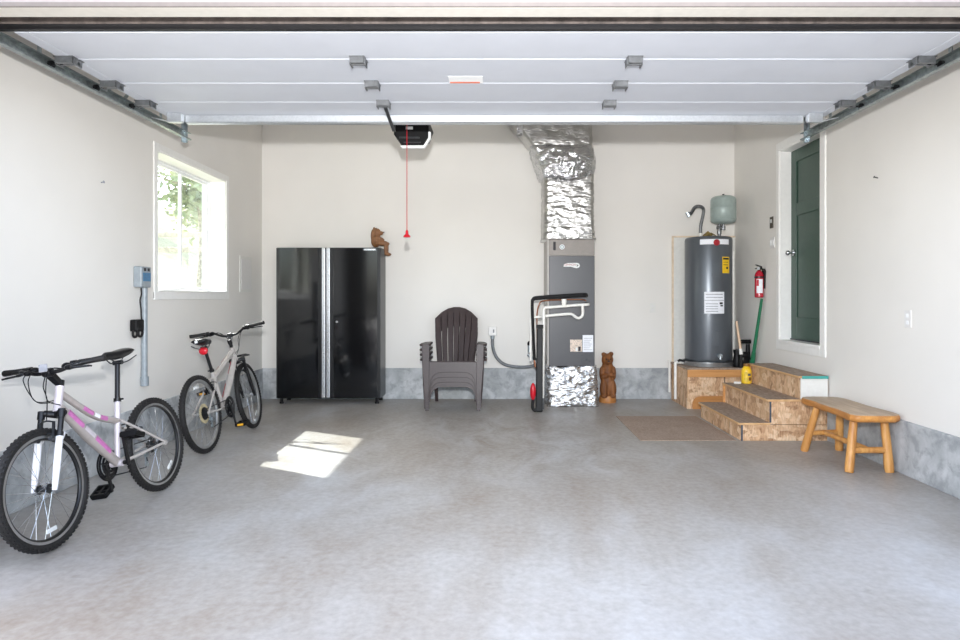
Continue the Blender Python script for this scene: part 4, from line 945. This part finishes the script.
# ================================================================= WALL FITTINGS
def rplate(name, y, z, w_, h_, mat, label, cat, d=.008, s='R', bevel=.003):
    m = MB(); side(m, s, y-w_/2, y+w_/2, z-h_/2, z+h_/2, -d, -.0005); X = (XR(y)-d if s == 'R' else XL(y)+d)
    t_ = thing(name, label, cat, (XR(y) if s == 'R' else XL(y), y, z-h_/2)); return t_, m.build('plate', mat, t_, smooth=False, bevel=bevel)
yq = F*XR(6.89)/(772-CX)
t_, pl_ = rplate('light_switch', yq, at(772, 222.5, yq).z, .085, .125, 'switch_bronze', 'dark bronze light switch plate beside the green door', 'switch')
zq = at(772, 222.5, yq).z
m = MB(); side(m, 'R', yq-.012, yq+.02, zq-.005, zq+.035, -.013, -.008); m.build('rocker', 'reflector_white', t_, smooth=False, bevel=.002, label='pale switch rocker')
zq = at(772, 243, yq).z
t_, pl_ = rplate('light_switch', yq-.02, zq, .12, .12, 'switch_white', 'white double light switch plate below the dark one', 'switch')
for dy in (-.028, .028):
    m = MB(); side(m, 'R', yq-.02+dy-.014, yq-.02+dy+.014, zq-.03, zq+.03, -.012, -.008); m.build('rocker', 'vinyl_white', t_, smooth=False, bevel=.002)
yq = F*XR(4.55)/(908.5-CX); zq = at(908.5, 319, yq).z
t_, pl_ = rplate('wall_outlet', yq, zq, .075, .125, 'switch_white', 'white outlet plate low on the wall above the bench', 'outlet')
for dz in (-.025, .025):
    m = MB(); side(m, 'R', yq-.014, yq+.014, zq+dz-.014, zq+dz+.014, -.011, -.008); m.build('socket_face', 'vinyl_white', t_, smooth=False, bevel=.003)
yq = F*XR(4.9)/(878-CX); zq = at(878, 178, yq).z; xq = XR(yq)
m = MB(); m.cyl((xq-.0005, yq, zq), (xq-.03, yq, zq+.008), .004, n=8); m.cyl((xq-.03, yq, zq+.008), (xq-.032, yq, zq+.0085), .009, n=8)
m.build('wall_nail', 'dark_steel', label='small dark nail alone on the bare wall above the bench', category='nail')
q = at(652.5, 308, YB)
t_ = thing('wall_outlet', 'white outlet plate on the bare back wall between furnace and water heater', 'outlet', (q.x, YB, q.z-.06))
m = MB(); m.box(q.x-.037, q.x+.037, YB-.007, YB-.0005, q.z-.06, q.z+.06); m.build('plate', 'board_white', t_, smooth=False, bevel=.003)
for dz in (-.024, .024):
    m = MB(); m.box(q.x-.014, q.x+.014, YB-.0095, YB-.0071, q.z+dz-.014, q.z+dz+.014); m.build('socket_face', 'switch_white', t_, smooth=False, bevel=.003)
yq = -F*XL(4.6)/(CX-101); q = at(101, 182.5, yq); xq = XL(yq)
m = MB(); m.cyl((xq+.0005, yq, q.z), (xq+.02, yq, q.z+.004), .004, n=8); m.cyl((xq+.02, yq, q.z+.004), (xq+.023, yq, q.z+.0045), .010, n=10)
m.build('wall_nail', 'ink_grey', label='small grey nail on the wall above the silver and pink bicycle', category='nail')
# left wall: thermostat box, conduit, adapter, access panel
yq = -F*XL(5.3)/(CX-137.5); zq = at(140, 277, yq).z
co = thing('door_control', 'grey wall box with a blue face beside the window, on a conduit', 'control box', (XL(yq), yq, .55))
m = MB(); side(m, 'L', yq-.075, yq+.075, zq-.085, zq+.085, -.07, -.001); bx_ = m.build('box', 'conduit_grey', co, smooth=False, bevel=.01)
m = MB(); side(m, 'L', yq-.055, yq+.06, zq-.035, zq+.035, -.074, -.0705); m.build('display', 'screen_blue', bx_, smooth=False, bevel=.002, label='blue face plate')
m = MB(); side(m, 'L', yq-.04, yq-.01, zq+.047, zq+.072, -.073, -.0705); side(m, 'L', yq+.015, yq+.045, zq+.047, zq+.072, -.073, -.0705); m.build('socket_face', 'ink', bx_, smooth=False)
yk = yq+.045; m = MB(); ze = at(145, 384, yk).z; m.cyl((XL(yk)+.028, yk, zq-.084), (XL(yk)+.028, yk, ze+.03), .024, n=14); m.build('conduit', 'conduit_grey', co)
m = MB(); m.cyl((XL(yk)+.03, yk, ze+.06), (XL(yk)+.03, yk, ze-.015), .032, n=14); m.build('conduit_end', 'conduit_grey', co)
ya = yq-.06; za = at(136.5, 325, ya).z
ad = thing('power_adapter', 'black plug-in adapter hanging from its cord beside the grey conduit', 'adapter', (XL(ya), ya, za-.05))
m = MB(); side(m, 'L', ya-.07, ya+.045, za-.05, za+.045, -.062, -.004); m.build('block', 'black_plastic', ad, smooth=False, bevel=.01)
m = MB(); xx = XL(ya)+.05
m.tube(smooth_path([(xx, ya+.02, za+.04), (xx, ya+.012, za+.13), (xx, ya-.0, za+.2), (xx, ya+.02, za+.25), (xx, ya+.015, zq-.091)], 6), .006, 8); m.build('cord', 'black_rubber', ad)
m = MB()
for dy in (-.045, .03): m.tube(arc((xx-.015, ya+dy, za-.065), .03, 0, 2*PI, 14, (0,1,0), (0,0,1))[:-1], .010, 8, closed=True)
m.build('cord_loop', 'black_rubber', ad)
yq = -F*XL(7.4)/(CX-245.5); zq = at(245.5, 274.5, yq).z
t_, pl_ = rplate('access_panel', yq, zq, .37, .42, 'board_white', 'square white access panel on the wall between window and corner', 'panel', .008, 'L')
m = MB(); side(m, 'L', yq-.15, yq+.15, zq-.175, zq+.175, -.011, -.008); m.build('cover', 'switch_white', t_, smooth=False, bevel=.002)
# ================================================================= BICYCLES
def make_bike(name, label, loc, rot, r, steer, S):
    """local frame: x forward, y to the rider's left, z up; origin between the wheels on the ground"""
    root = thing(name, label, 'bicycle', loc, rot); WB = 1.0; rx, fx = -WB/2, WB/2
    u = V((-math.cos(math.radians(71)), 0, math.sin(math.radians(71)))); pf_ = V((u.z, 0, -u.x))
    FA = V((fx, 0, r)); A0 = FA - pf_*.04            # point on the steering axis level with the axle
    ax = lambda t: A0 + u*t
    BB = V((rx+.415, 0, r-.022)); RA = V((rx, 0, r))
    ST = Matrix.Translation(A0) @ Matrix.Rotation(math.radians(steer), 4, u) @ Matrix.Translation(-A0)
    L = dict(local=True)
    def mb(st=False):
        m = MB(); m.T = ST if st else None; return m
    # frame
    hb, ht = ax(.415), ax(.535); sd = V((S['slack'], 0, .96)).normalized(); stt = BB + sd*S['seat_tube']
    tj = BB + sd*S['top_joint']
    m = mb(); m.tube([ax(.405), hb, ht, ax(.545)], [.024, .021, .021, .024], 16)
    fr = m.build('frame', S['head'], root, **L)
    m = mb(); m.tube([ax(.436), BB.lerp(hb, .5)+V((0,0,.006)), BB+V((.0,0,.005))], [.023, .030, .025], 16); m.build('down_tube', S['tube'], fr, **L)
    mid_ = ax(.505).lerp(tj, .55)+V((0, 0, -S['sag'])); sp = smooth_path([ax(.51), mid_, tj], 10); m = mb(); m.tube(sp, S.get('ttr', .019), 14); m.build('top_tube', S['tube'], fr, **L)
    m = mb(); m.tube([BB-sd*.0, stt], .0165, 14); m.cyl(BB-V((0,.036,0)), BB+V((0,.036,0)), .021, n=16); m.build('seat_tube', S['seat_col'], fr, **L)
    m = mb()
    for s_ in (-1, 1):
        m.tube([BB+V((-.02, s_*.02, 0)), BB+V((-.13, s_*.036, .006)), RA+V((.03, s_*.062, 0)), RA+V((-.005, s_*.064, 0))], [.011, .010, .0085, .008], 10)
        m.tube([BB+sd*(S['top_joint']+.0)+V((-.01, s_*.016, 0)), RA.lerp(tj, .72)+V((0, s_*.042, 0)), RA+V((0, s_*.064, .006))], [.009, .008, .0075], 10)
        m.cyl(RA+V((0, s_*.060, 0)), RA+V((0, s_*.070, 0)), .018, n=12)
    m.tube([RA.lerp(tj, .72)+V((0,-.042,0)), RA.lerp(tj, .72)+V((0,.042,0))], .007, 8)
    m.build('stays', S['stay'], fr, **L)
    if S.get('decal'):
        p0, p1 = ax(.436), BB+V((0,0,.005))
        def band(a, b, da, rad, mat, centre=0, P=None):
            m = mb(); rs = []; pts = [p0.lerp(p1, a+(b-a)*k/8) if P is None else P(a+(b-a)*k/8) for k in range(9)]
            for i, p in enumerate(pts):
                t = (pts[min(8, i+1)]-pts[max(0, i-1)]).normalized(); side_ = V((0, 1, 0)); up_ = side_.cross(t).normalized()
                tt = a+(b-a)*i/8; R_ = rad
                ring = [p+(side_*math.cos(an)+up_*math.sin(an))*(R_+e) for e, seq in ((.0012, 1), (.0002, -1)) for an in [centre-da+2*da*k/6 for k in range(7)][::seq]]
                rs.append(ring)
            m.rings(rs); m.build('decal', mat, fr, **L)
        Rd = lambda t: .0
        band(.10, .34, .62, .0282, S['decal'], .1); band(.36, .52, .5, .0305, S['decal2'], .1); band(.54, .80, .55, .0302, S['decal'], .1)
        n_ = len(sp)-1
        def tp(t): q = t*n_; i = min(n_-1, int(q)); return sp[i].lerp(sp[i+1], q-i)
        band(.30, .45, .7, S.get('ttr', .019)+.0006, S['decal'], 0, tp); band(.47, .56, .6, S.get('ttr', .019)+.0006, S['decal3'], 0, tp); band(.58, .72, .7, S.get('ttr', .019)+.0006, S['decal'], 0, tp)
    # saddle
    sh = BB + sd*S['saddle']; m = mb(); m.tube([stt-sd*.05, sh-sd*.03], .0142, 12); sp_ = m.build('seat_post', S['post'], root, **L)
    m = mb(); m.cyl(stt-sd*.012, stt+sd*.010, .021, n=14); m.cyl(stt+V((-.02,-.02,0)), stt+V((-.025,.022,0)), .006, n=8); m.build('seat_clamp', 'black_satin', sp_, **L)
    rs = []
    for (x, w_, z, th) in ((-.150, .045, .012, .018), (-.145, .075, .018, .030), (-.11, .088, .020, .042), (-.06, .080, .014, .046), (0, .052, .008, .042), (.06, .030, .010, .038), (.11, .023, .010, .036), (.135, .019, .004, .028), (.142, .010, 0, .014)):
        ring = []
        for k in range(20):
            a = 2*PI*k/20; c_, s_ = math.cos(a), math.sin(a); zz = (th*.45*s_ if s_ > 0 else th*.75*s_)
            ring.append(sh+V((x*.80+.02, .80*w_*c_*(1 if s_ > -.3 else .86), .028+z+zz*1.1)))
        rs.append(ring)
    m = mb(); m.rings(rs); sa = m.build('saddle', 'black_satin', root, ang=70, **L)
    m = mb()
    for s_ in (-1, 1): m.tube(smooth_path([sh+V((-.13, s_*.045, .012)), sh+V((-.06, s_*.024, -.018)), sh+V((.03, s_*.022, -.018)), sh+V((.09, s_*.012, .012))], 5), .0035, 8)
    m.cyl(sh+V((0,-.028,-.018)), sh+V((0,.028,-.018)), .014, n=12); m.build('saddle_rails', 'dark_steel', sa, **L)
    if S.get('tail'):
        q = BB+sd*(S['saddle']-.045)+V((-.035, 0, 0)); m = mb(); m.ell(q, (.022, .040, .034)); m.build('rear_light', 'red_plastic', root, label='red rear light', **L)
        m = mb(); q2 = sh+V((-.124,0,.042)); m.box(q2.x-.003, q2.x+.004, -.012, .012, q2.z-.010, q2.z+.010); m.build('saddle_badge', 'reflector_white', sa, smooth=False, **L)
    # wheels
    def wheel(c, st, refl_a, rear):
        T = ST if st else None; nsp = 32
        def w_(): m = MB(); m.T = T; return m
        Rr = r-.044
        m = w_(); m.lathe([(Rr, -.012), (Rr+.006, -.0125), (Rr+.006, -.009), (Rr+.001, -.008), (Rr+.001, .008), (Rr+.006, .009), (Rr+.006, .0125), (Rr, .012), (Rr-.012, .0122), (Rr-.012, -.0122)], c, 'y', 72, closed=True)
        wh = m.build('wheel', 'aluminium', root, label='silver rim edge on a dark inner rim', **L)
        m = w_(); m.lathe([(Rr-.0118, -.0118), (Rr-.0118, .0118), (Rr-.020, .009), (Rr-.024, .004), (Rr-.024, -.004), (Rr-.020, -.009)], c, 'y', 72, closed=True); m.build('inner_rim', S['rim'], wh, **L)
        m = w_(); rc, rt = r-.0255, .0215; prof = [(rc+rt*math.cos(2*PI*k/14)*1.0, rt*1.02*math.sin(2*PI*k/14)) for k in range(14)]; m.lathe(prof, c, 'y', 84, closed=True)
        nk = 66
        for k in range(nk):
            for (dy, rr_, off, w2, l2) in ((0, r-.0045, 0, .008, .011), (-.0125, r-.0075, .5, .006, .010), (.0125, r-.0075, .5, .006, .010), (-.0205, r-.0155, 0, .0045, .010), (.0205, r-.0155, 0, .0045, .010)):
                a = 2*PI*(k+off)/nk; e = V((math.cos(a), 0, math.sin(a))); t = V((-math.sin(a), 0, math.cos(a))); p = c+V((0, dy, 0))
                ct = V((0, dy, 0))+e*(rr_-rc); nrm = ct.normalized()
                p0 = p+e*(rr_-.004); m.bar(p0-t*l2/2, p0+t*l2/2, w2*2, .010, e)
        m.build('tire', 'black_rubber', wh, ang=30, **L)
        m = w_(); hw = .048 if not rear else .058; m.cyl(c+V((0,-hw,0)), c+V((0,hw,0)), .006, n=10); m.cyl(c+V((0,-.026,0)), c+V((0,.026,0)), .014, n=16)
        for s_ in (-1, 1): m.cyl(c+V((0,s_*.024,0)), c+V((0,s_*.029,0)), .024, n=20); m.cyl(c+V((0,s_*(hw-.006),0)), c+V((0,s_*(hw+.012),0)), .009, n=10)
        m.build('hub', 'dark_steel' if S['rim'] == 'black_satin' else 'aluminium', wh, **L)
        m = w_()
        for k in range(nsp):
            s_ = 1 if k % 2 else -1; a = 2*PI*k/nsp; b_ = a+(.95 if (k//2) % 2 else -.95)
            m.cyl(c+V((.023*math.cos(b_), s_*.027, .023*math.sin(b_))), c+V(((Rr-.02)*math.cos(a), s_*.003, (Rr-.02)*math.sin(a))), .0012, n=5, caps=False)
        m.build('spokes', 'chrome', wh, **L)
        for ra in refl_a:
            e = V((math.cos(ra), 0, math.sin(ra))); t = V((-math.sin(ra), 0, math.cos(ra))); p = c+e*(Rr-.058); m = w_()
            m.bar(p-t*.036, p+t*.036, .007, .022, e); m.build('reflector', 'reflector_white', wh, bevel=.003, smooth=False, **L)
        if rear:
            m = w_()
            for k, q in enumerate((.054, .048, .042, .036, .031, .026)):
                y = -.028-.0045*k; m.lathe([(q, 0), (q, .002), (.012, .002), (.012, 0)], c+V((0,y-.002,0)), 'y', 32, closed=True)
            m.cyl(c+V((0,-.028,0)), c+V((0,-.055,0)), .018, n=16); m.build('cassette', 'dark_steel', wh, **L)
            if S.get('guard'):
                m = w_(); m.lathe([(.082, 0), (.082, .002), (.02, .005), (.02, .003)], c+V((0,-.0255,0)), 'y', 40, closed=True); m.build('spoke_guard', 'guard_plastic', wh, label='yellowed clear spoke guard disc', **L)
    wheel(FA, True, S['refl_f'], False); wheel(RA, False, S['refl_r'], True)
    # fork
    m = mb(True)
    for s_ in (-1, 1):
        q = FA+V((0, s_*.056, 0)); m.tube([q-u*.012, q+u*.03, q+u*.10, q+u*.26, q+u*.268], [.012, .0145, .0175, .0175, .015], 14)
    q = FA+u*.235; m.tube([q+V((0,-.056,0))-pf_*.01, q+V((0,-.045,0))-pf_*.045+u*.05, q-pf_*.055+u*.075, q+V((0,.045,0))-pf_*.045+u*.05, q+V((0,.056,0))-pf_*.01], .009, 10)
    fk = m.build('fork', S['fork'], root, ang=60, **L)
    m = mb(True)
    for s_ in (-1, 1): m.cyl(FA+V((0, s_*.056, 0))+u*.26, FA+V((0, s_*.056, 0))+u*.40, .0135, n=12)
    for s_ in (-1, 1): m.cyl(FA+V((0, s_*.056, 0))+u*.262, FA+V((0, s_*.056, 0))+u*.285, .018, n=12)
    m.build('stanchions', 'black_satin', fk, **L)
    m = mb(True); c0 = FA+u*.385; m.tube([c0+V((0,-.070,0))+u*.0, c0+V((0,-.045,0))-pf_*.012+u*.012, ax(.39), c0+V((0,.045,0))-pf_*.012+u*.012, c0+V((0,.070,0))], [.016, .018, .022, .018, .016], 12)
    for s_ in (-1, 1): m.cyl(FA+V((0, s_*.056, 0))+u*.365, FA+V((0, s_*.056, 0))+u*.408, .018, n=14)
    m.cyl(ax(.38), ax(.41), .02, n=14); m.build('crown', 'black_satin', fk, **L)
    def brake(c, axis_u, fwd, st):
        m = mb(st)
        for s_ in (-1, 1):
            b0 = c+V((0, s_*.040, 0)); m.bar(b0, b0+axis_u*.095+V((0, -s_*.006, 0)), .014, .010, fwd, .011, .009); m.box(0,0,0,0,0,0) if False else None
            pd = b0+axis_u*.028+V((0, -s_*.014, 0)); m.bar(pd-fwd.cross(V((0,1,0))).normalized()*0-axis_u.cross(V((0,1,0))).normalized()*.024, pd+axis_u.cross(V((0,1,0))).normalized()*.024, .012, .012, axis_u)
            m.cyl(b0-fwd*.002, b0+fwd*.022, .011, n=12)
        m.tube(smooth_path([c+axis_u*.09+V((0,-.04,0))+fwd*.008, c+axis_u*.098+V((0,0,.002))+fwd*.008, c+axis_u*.09+V((0,.045,0))+fwd*.008], 5), .0045, 8)
        m.build('brake', S['brake'], root, **L)
    brake(FA+u*.245+pf_*.022, u, pf_, True)
    ssd = (tj-RA).normalized(); brake(RA+ssd*(r-.07), ssd, V((-ssd.z, 0, ssd.x)), False)
    # cockpit
    m = mb(True); t0 = S['stem_h']; m.cyl(ax(.545), ax(t0), .0165, n=14); m.cyl(ax(t0-.022), ax(t0+.022), .021, n=14)
    clamp = ax(t0)+pf_*S['stem_len']*.80+u*.045; m.bar(ax(t0)+u*.0, clamp, .032, .030, (0,0,1), .038, .034); m.cyl(clamp+V((0,-.022,0)), clamp+V((0,.022,0)), .024, n=16)
    m.build('stem', S['stem'], root, bevel=.003, **L)
    W = S['bar']; back, rise_ = V((-1,0,0)), S['rise']
    def barpt(s_, y, b_, z): return clamp+V((0, s_*y, 0))+back*b_+V((0,0,z))
    pts = [barpt(-1, W, .055, rise_+.006), barpt(-1, W*.62, .030, rise_), barpt(-1, .15, .012, rise_-.004), barpt(-1, .095, .004, rise_*.35), barpt(-1, .05, 0, 0), barpt(1, .05, 0, 0), barpt(1, .095, .004, rise_*.35), barpt(1, .15, .012, rise_-.004), barpt(1, W*.62, .030, rise_), barpt(1, W, .055, rise_+.006)]
    m = mb(True); m.tube(smooth_path(pts, 5), .0115, 12); hb_ = m.build('handlebar', S['barmat'], root, **L)
    for s_ in (-1, 1):
        e0, e1 = barpt(s_, W+.004, .0555, rise_+.0065), barpt(s_, W-.135, .036, rise_+.002); dr_ = (e0-e1).normalized()
        m = mb(True); m.tube([e1, e1+dr_*.01, e1.lerp(e0, .5), e0-dr_*.008, e0], [.0155, .0175, .0155, .0175, .0165], 14); gp_ = m.build('grip', 'black_rubber', hb_, **L)
        m = mb(True); k0 = e1-dr_*.022; m.cyl(k0-dr_*.012, k0+dr_*.014, .019, n=14); m.ell(k0+V((.022,0,-.014))-dr_*.01, (.032, .022, .016), n=10)
        m.tube(smooth_path([k0+V((.03,0,-.012)), k0+V((.052,0,-.020))+dr_*.03, k0+V((.050,0,-.026))+dr_*.10, k0+V((.062,0,-.03))+dr_*.125], 5), [.008]*6+[.006]*6+[.005]*4, 8)
        m.build('brake_lever', 'black_satin', hb_, **L)
        m = mb(True); m.ell(k0-dr_*.035+V((.004,0,-.006)), (.026, .024, .020), n=10); m.build('shifter', 'black_plastic', hb_, **L)
    if S.get('front_reflector'):
        m = mb(True); q = clamp+V((.03, -.0, .035)); m.bar(q+V((0,-.022,-.008)), q+V((0,.022,-.008)), .010, .042, (-.1,0,1)); m.build('front_reflector', 'ink_grey', root, smooth=False, bevel=.003, **L)
    m = mb(True)
    for (s_, ey_, ez_, to) in ((-1, .10, .02, ax(.46)+V((.01,-.022,0))), (1, .11, .015, ax(.44)+V((.01,.022,0))), (1, .07, -.02, FA+u*.345+pf_*.03), (-1, .06, .0, ax(.50)+V((-.03,-.02,-.03)))):
        k0 = barpt(s_, W-.18, .03, rise_-.012); m.tube(smooth_path([k0+V((.02,0,-.01)), k0+V((.075, -s_*.05, .004)), clamp+V((.10, s_*ey_*.6, ez_-.04)), clamp+V((.075, s_*.03, -.14)), to], 7), .0026, 6)
    m.build('cables', S['cable'], root, **L)
    # drive train
    cr = V((BB.x, -.046, BB.z)); m = mb()
    for q, y in ((.088, -.054), (.070, -.046), (.048, -.040)):
        m.lathe([(q, -.0012), (q, .0012), (q-.016, .0012), (q-.016, -.0012)], V((BB.x, y, BB.z)), 'y', 44, closed=True)
    for k in range(5):
        a = 2*PI*k/5+.3; m.bar(cr, cr+V((math.cos(a)*.078, -.004, math.sin(a)*.078)), .006, .016, (0,1,0))
    m.lathe([(.097, -.001), (.097, .001), (.084, .001), (.084, -.001)], V((BB.x, -.0605, BB.z)), 'y', 44, closed=True)
    m.cyl(BB+V((0,-.07,0)), BB+V((0,-.03,0)), .018, n=14); ck = m.build('crankset', 'black_satin', root, **L)
    ca = math.radians(S['crank'])
    for s_, ang_ in ((1, ca), (-1, ca+PI)):
        e = V((math.cos(ang_), 0, math.sin(ang_))); t0_ = BB+V((0, s_*.068, 0)); t1_ = t0_+e*.165+V((0, s_*.012, 0)); m = mb()
        m.bar(t0_-e*.018, t1_+e*.012, .014, .028, e.cross(V((0,1,0))), .012, .020); m.cyl(BB+V((0,s_*.04,0)), t0_+V((0,s_*.008,0)), .013, n=12); ar = m.build('crank_arm', 'black_satin', ck, smooth=False, bevel=.003, **L)
        pc = t1_+V((0, s_*.058, 0)); m = mb(); pa = math.radians(S['pedal'][0 if s_ > 0 else 1]); px_ = V((math.cos(pa), 0, math.sin(pa))); pz_ = V((-math.sin(pa), 0, math.cos(pa)))
        m.cyl(t1_, pc+V((0, s_*.045, 0)), .009, n=10)
        for dx in (-.042, .042): m.bar(pc+px_*dx+V((0,-.045,0)), pc+px_*dx+V((0,.045,0)), .014, .034, pz_)
        for dy in (-.044, 0, .044): m.bar(pc-px_*.045+V((0,dy,0)), pc+px_*.045+V((0,dy,0)), .016, .026, pz_)
        pd_ = m.build('pedal', 'black_plastic', ck, smooth=False, bevel=.002, **L)
        if S.get('amber'):
            m = mb(); m.bar(pc-px_*.0495+V((0,-.026,0)), pc-px_*.0495+V((0,.026,0)), .004, .018, pz_); m.build('pedal_reflector', 'amber', ck, smooth=False, label='amber pedal reflector', **L)
    m = mb(); ch_y = -.048; low = RA+V((.055, ch_y, -.115))
    m.tube([V((BB.x, ch_y, BB.z+.071)), RA+V((0, ch_y, .036))], .0042, 6); m.tube([V((BB.x, ch_y, BB.z-.071)), low+V((.02,0,-.018)), low+V((-.012,0,-.014)), RA+V((.045, ch_y, -.055)), RA+V((.0, ch_y, -.036))], .0042, 6)
    m.build('chain', 'dark_steel', root, **L)
    m = mb(); m.bar(RA+V((-.005, -.068, -.01)), RA+V((.012, -.066, -.055)), .012, .016, (1,0,0)); m.bar(RA+V((.012,-.066,-.05)), RA+V((.04,-.058,-.062)), .020, .024); m.bar(RA+V((.04,-.054,-.05)), low+V((0,-.004,0)), .006, .018, (1,0,0))
    for q in (RA+V((.04, -.048, -.055)), low): m.cyl(q+V((0,-.004,0)), q+V((0,.004,0)), .018, n=16)
    m.build('derailleur', S['mech'], root, **L)
    if S.get('stand'):
        m = mb(); k0 = BB+V((-.07, .02, -.01)); k1 = V((BB.x-.14, .055, BB.z-.05)); m.cyl(k0, k1, .010, n=10); m.build('kickstand_mount', 'black_satin', root, **L)
    if S.get('guard_front'):
        m = mb(True); q = V((fx-.07, 0, r+r+.035)); m.prism([(fx-.12, 2*r+.082), (fx+.02, 2*r+.086), (fx+.14, 2*r+.070), (fx+.142, 2*r+.056), (fx+.02, 2*r+.070), (fx-.12, 2*r+.064)], 'y', -.042, .042); m.build('mudguard', 'black_plastic', root, smooth=False, bevel=.004, **L)
    return root
S1 = dict(slack=-.235, seat_tube=.385, top_joint=.255, sag=.035, saddle=.638, head='bike_lilac', tube='bike_taupe', seat_col='bike_lilac', stay='bike_silver', decal='bike_pink', decal2='bike_lilac', decal3='bike_white', post='black_satin', rim='black_satin', fork='bike_white',
          brake='dark_steel', stem='black_satin', stem_h=.558, stem_len=.115, bar=.28, rise=.025, barmat='black_satin', cable='black_plastic', crank=80, pedal=(20, -25), mech='galvanised', refl_f=(math.radians(-92),), refl_r=(math.radians(-125),), front_reflector=True)
make_bike('bicycle', 'silver and pink bicycle with white fork standing near the opening along the wall', (-2.257, 3.70, 0), (math.radians(9), 0, math.radians(-91.5)), .314, 0, S1)
S2 = dict(slack=-.295, seat_tube=.37, top_joint=.30, sag=.0, saddle=.605, head='bike_silver', tube='bike_silver', seat_col='bike_silver', stay='bike_silver', decal='red_decal', decal2='bike_white', decal3='bike_white', post='black_satin', rim='aluminium', fork='black_satin',
          brake='black_satin', stem='black_satin', stem_h=.60, stem_len=.08, bar=.345, rise=.05, barmat='black_satin', cable='black_plastic', crank=95, pedal=(5, 5), mech='galvanised', refl_f=(math.radians(-60),), refl_r=(math.radians(95),), tail=True, ttr=.023, guard=True, amber=True, guard_front=True)
make_bike('bicycle', 'silver bicycle with black fork and red rear light leaning below the window', (-2.405, 5.70, 0), (math.radians(-9.5), 0, math.radians(90)), .329, 5, S2)
# ================================================================= LIGHT AND CAMERA
w = bpy.data.worlds.new('sky'); SC.world = w; w.use_nodes = True; t = w.node_tree
bg = t.nodes['Background']; sk = t.nodes.new('ShaderNodeTexSky'); sk.sky_type = 'NISHITA'; sk.sun_disc = False
SUN = V((.81, -.445, -1)).normalized()
sk.sun_elevation = math.asin(-SUN.z); sk.sun_rotation = math.atan2(-SUN.x, -SUN.y); sk.air_density = 1; sk.dust_density = 3; sk.ozone_density = 1
hs = t.nodes.new('ShaderNodeHueSaturation'); hs.inputs['Saturation'].default_value = .65
t.links.new(sk.outputs[0], hs.inputs['Color']); t.links.new(hs.outputs[0], bg.inputs['Color'])
bg.inputs['Strength'].default_value = SKY
L = bpy.data.lights.new('sun', 'SUN'); L.energy = SUNE; L.angle = math.radians(.6); L.color = (1, .98, .95)
o = bpy.data.objects.new('sun', L); COL.objects.link(o); o.rotation_euler = SUN.to_track_quat('-Z', 'Y').to_euler(); o.location = (-6, 8, 10)
# the photographer's flash, just above the camera: its shadows of the opener, cord, tracks and door fall on the walls
L = bpy.data.lights.new('camera_flash', 'SPOT'); L.energy = FLASH; L.shadow_soft_size = .06; L.spot_size = math.radians(FA); L.spot_blend = 1; L.color = (1, 1, 1)
o = bpy.data.objects.new('camera_flash', L); COL.objects.link(o); o.location = (0, 0, 1.66); o.rotation_euler = (math.radians(90+FT), 0, 0); o.scale = (FX, 1, 1)
cam = bpy.data.cameras.new('camera'); co = bpy.data.objects.new('camera', cam); COL.objects.link(co)
co.location = (0, 0, H); co.rotation_euler = (PI/2, 0, 0)
cam.sensor_width = 36; cam.lens = F/960*36; cam.shift_x = -(CX-480)/960; cam.shift_y = -(320-CY)/960; cam.clip_start = .05
SC.camera = co
SC.view_settings.view_transform = 'Standard'; SC.view_settings.look = 'None'; SC.view_settings.gamma = 1; SC.view_settings.exposure = EXPO
SC.view_settings.use_curve_mapping = False
SC.cycles.max_bounces = 10; SC.cycles.diffuse_bounces = 6; SC.cycles.transparent_max_bounces = 12; SC.cycles.use_denoising = True
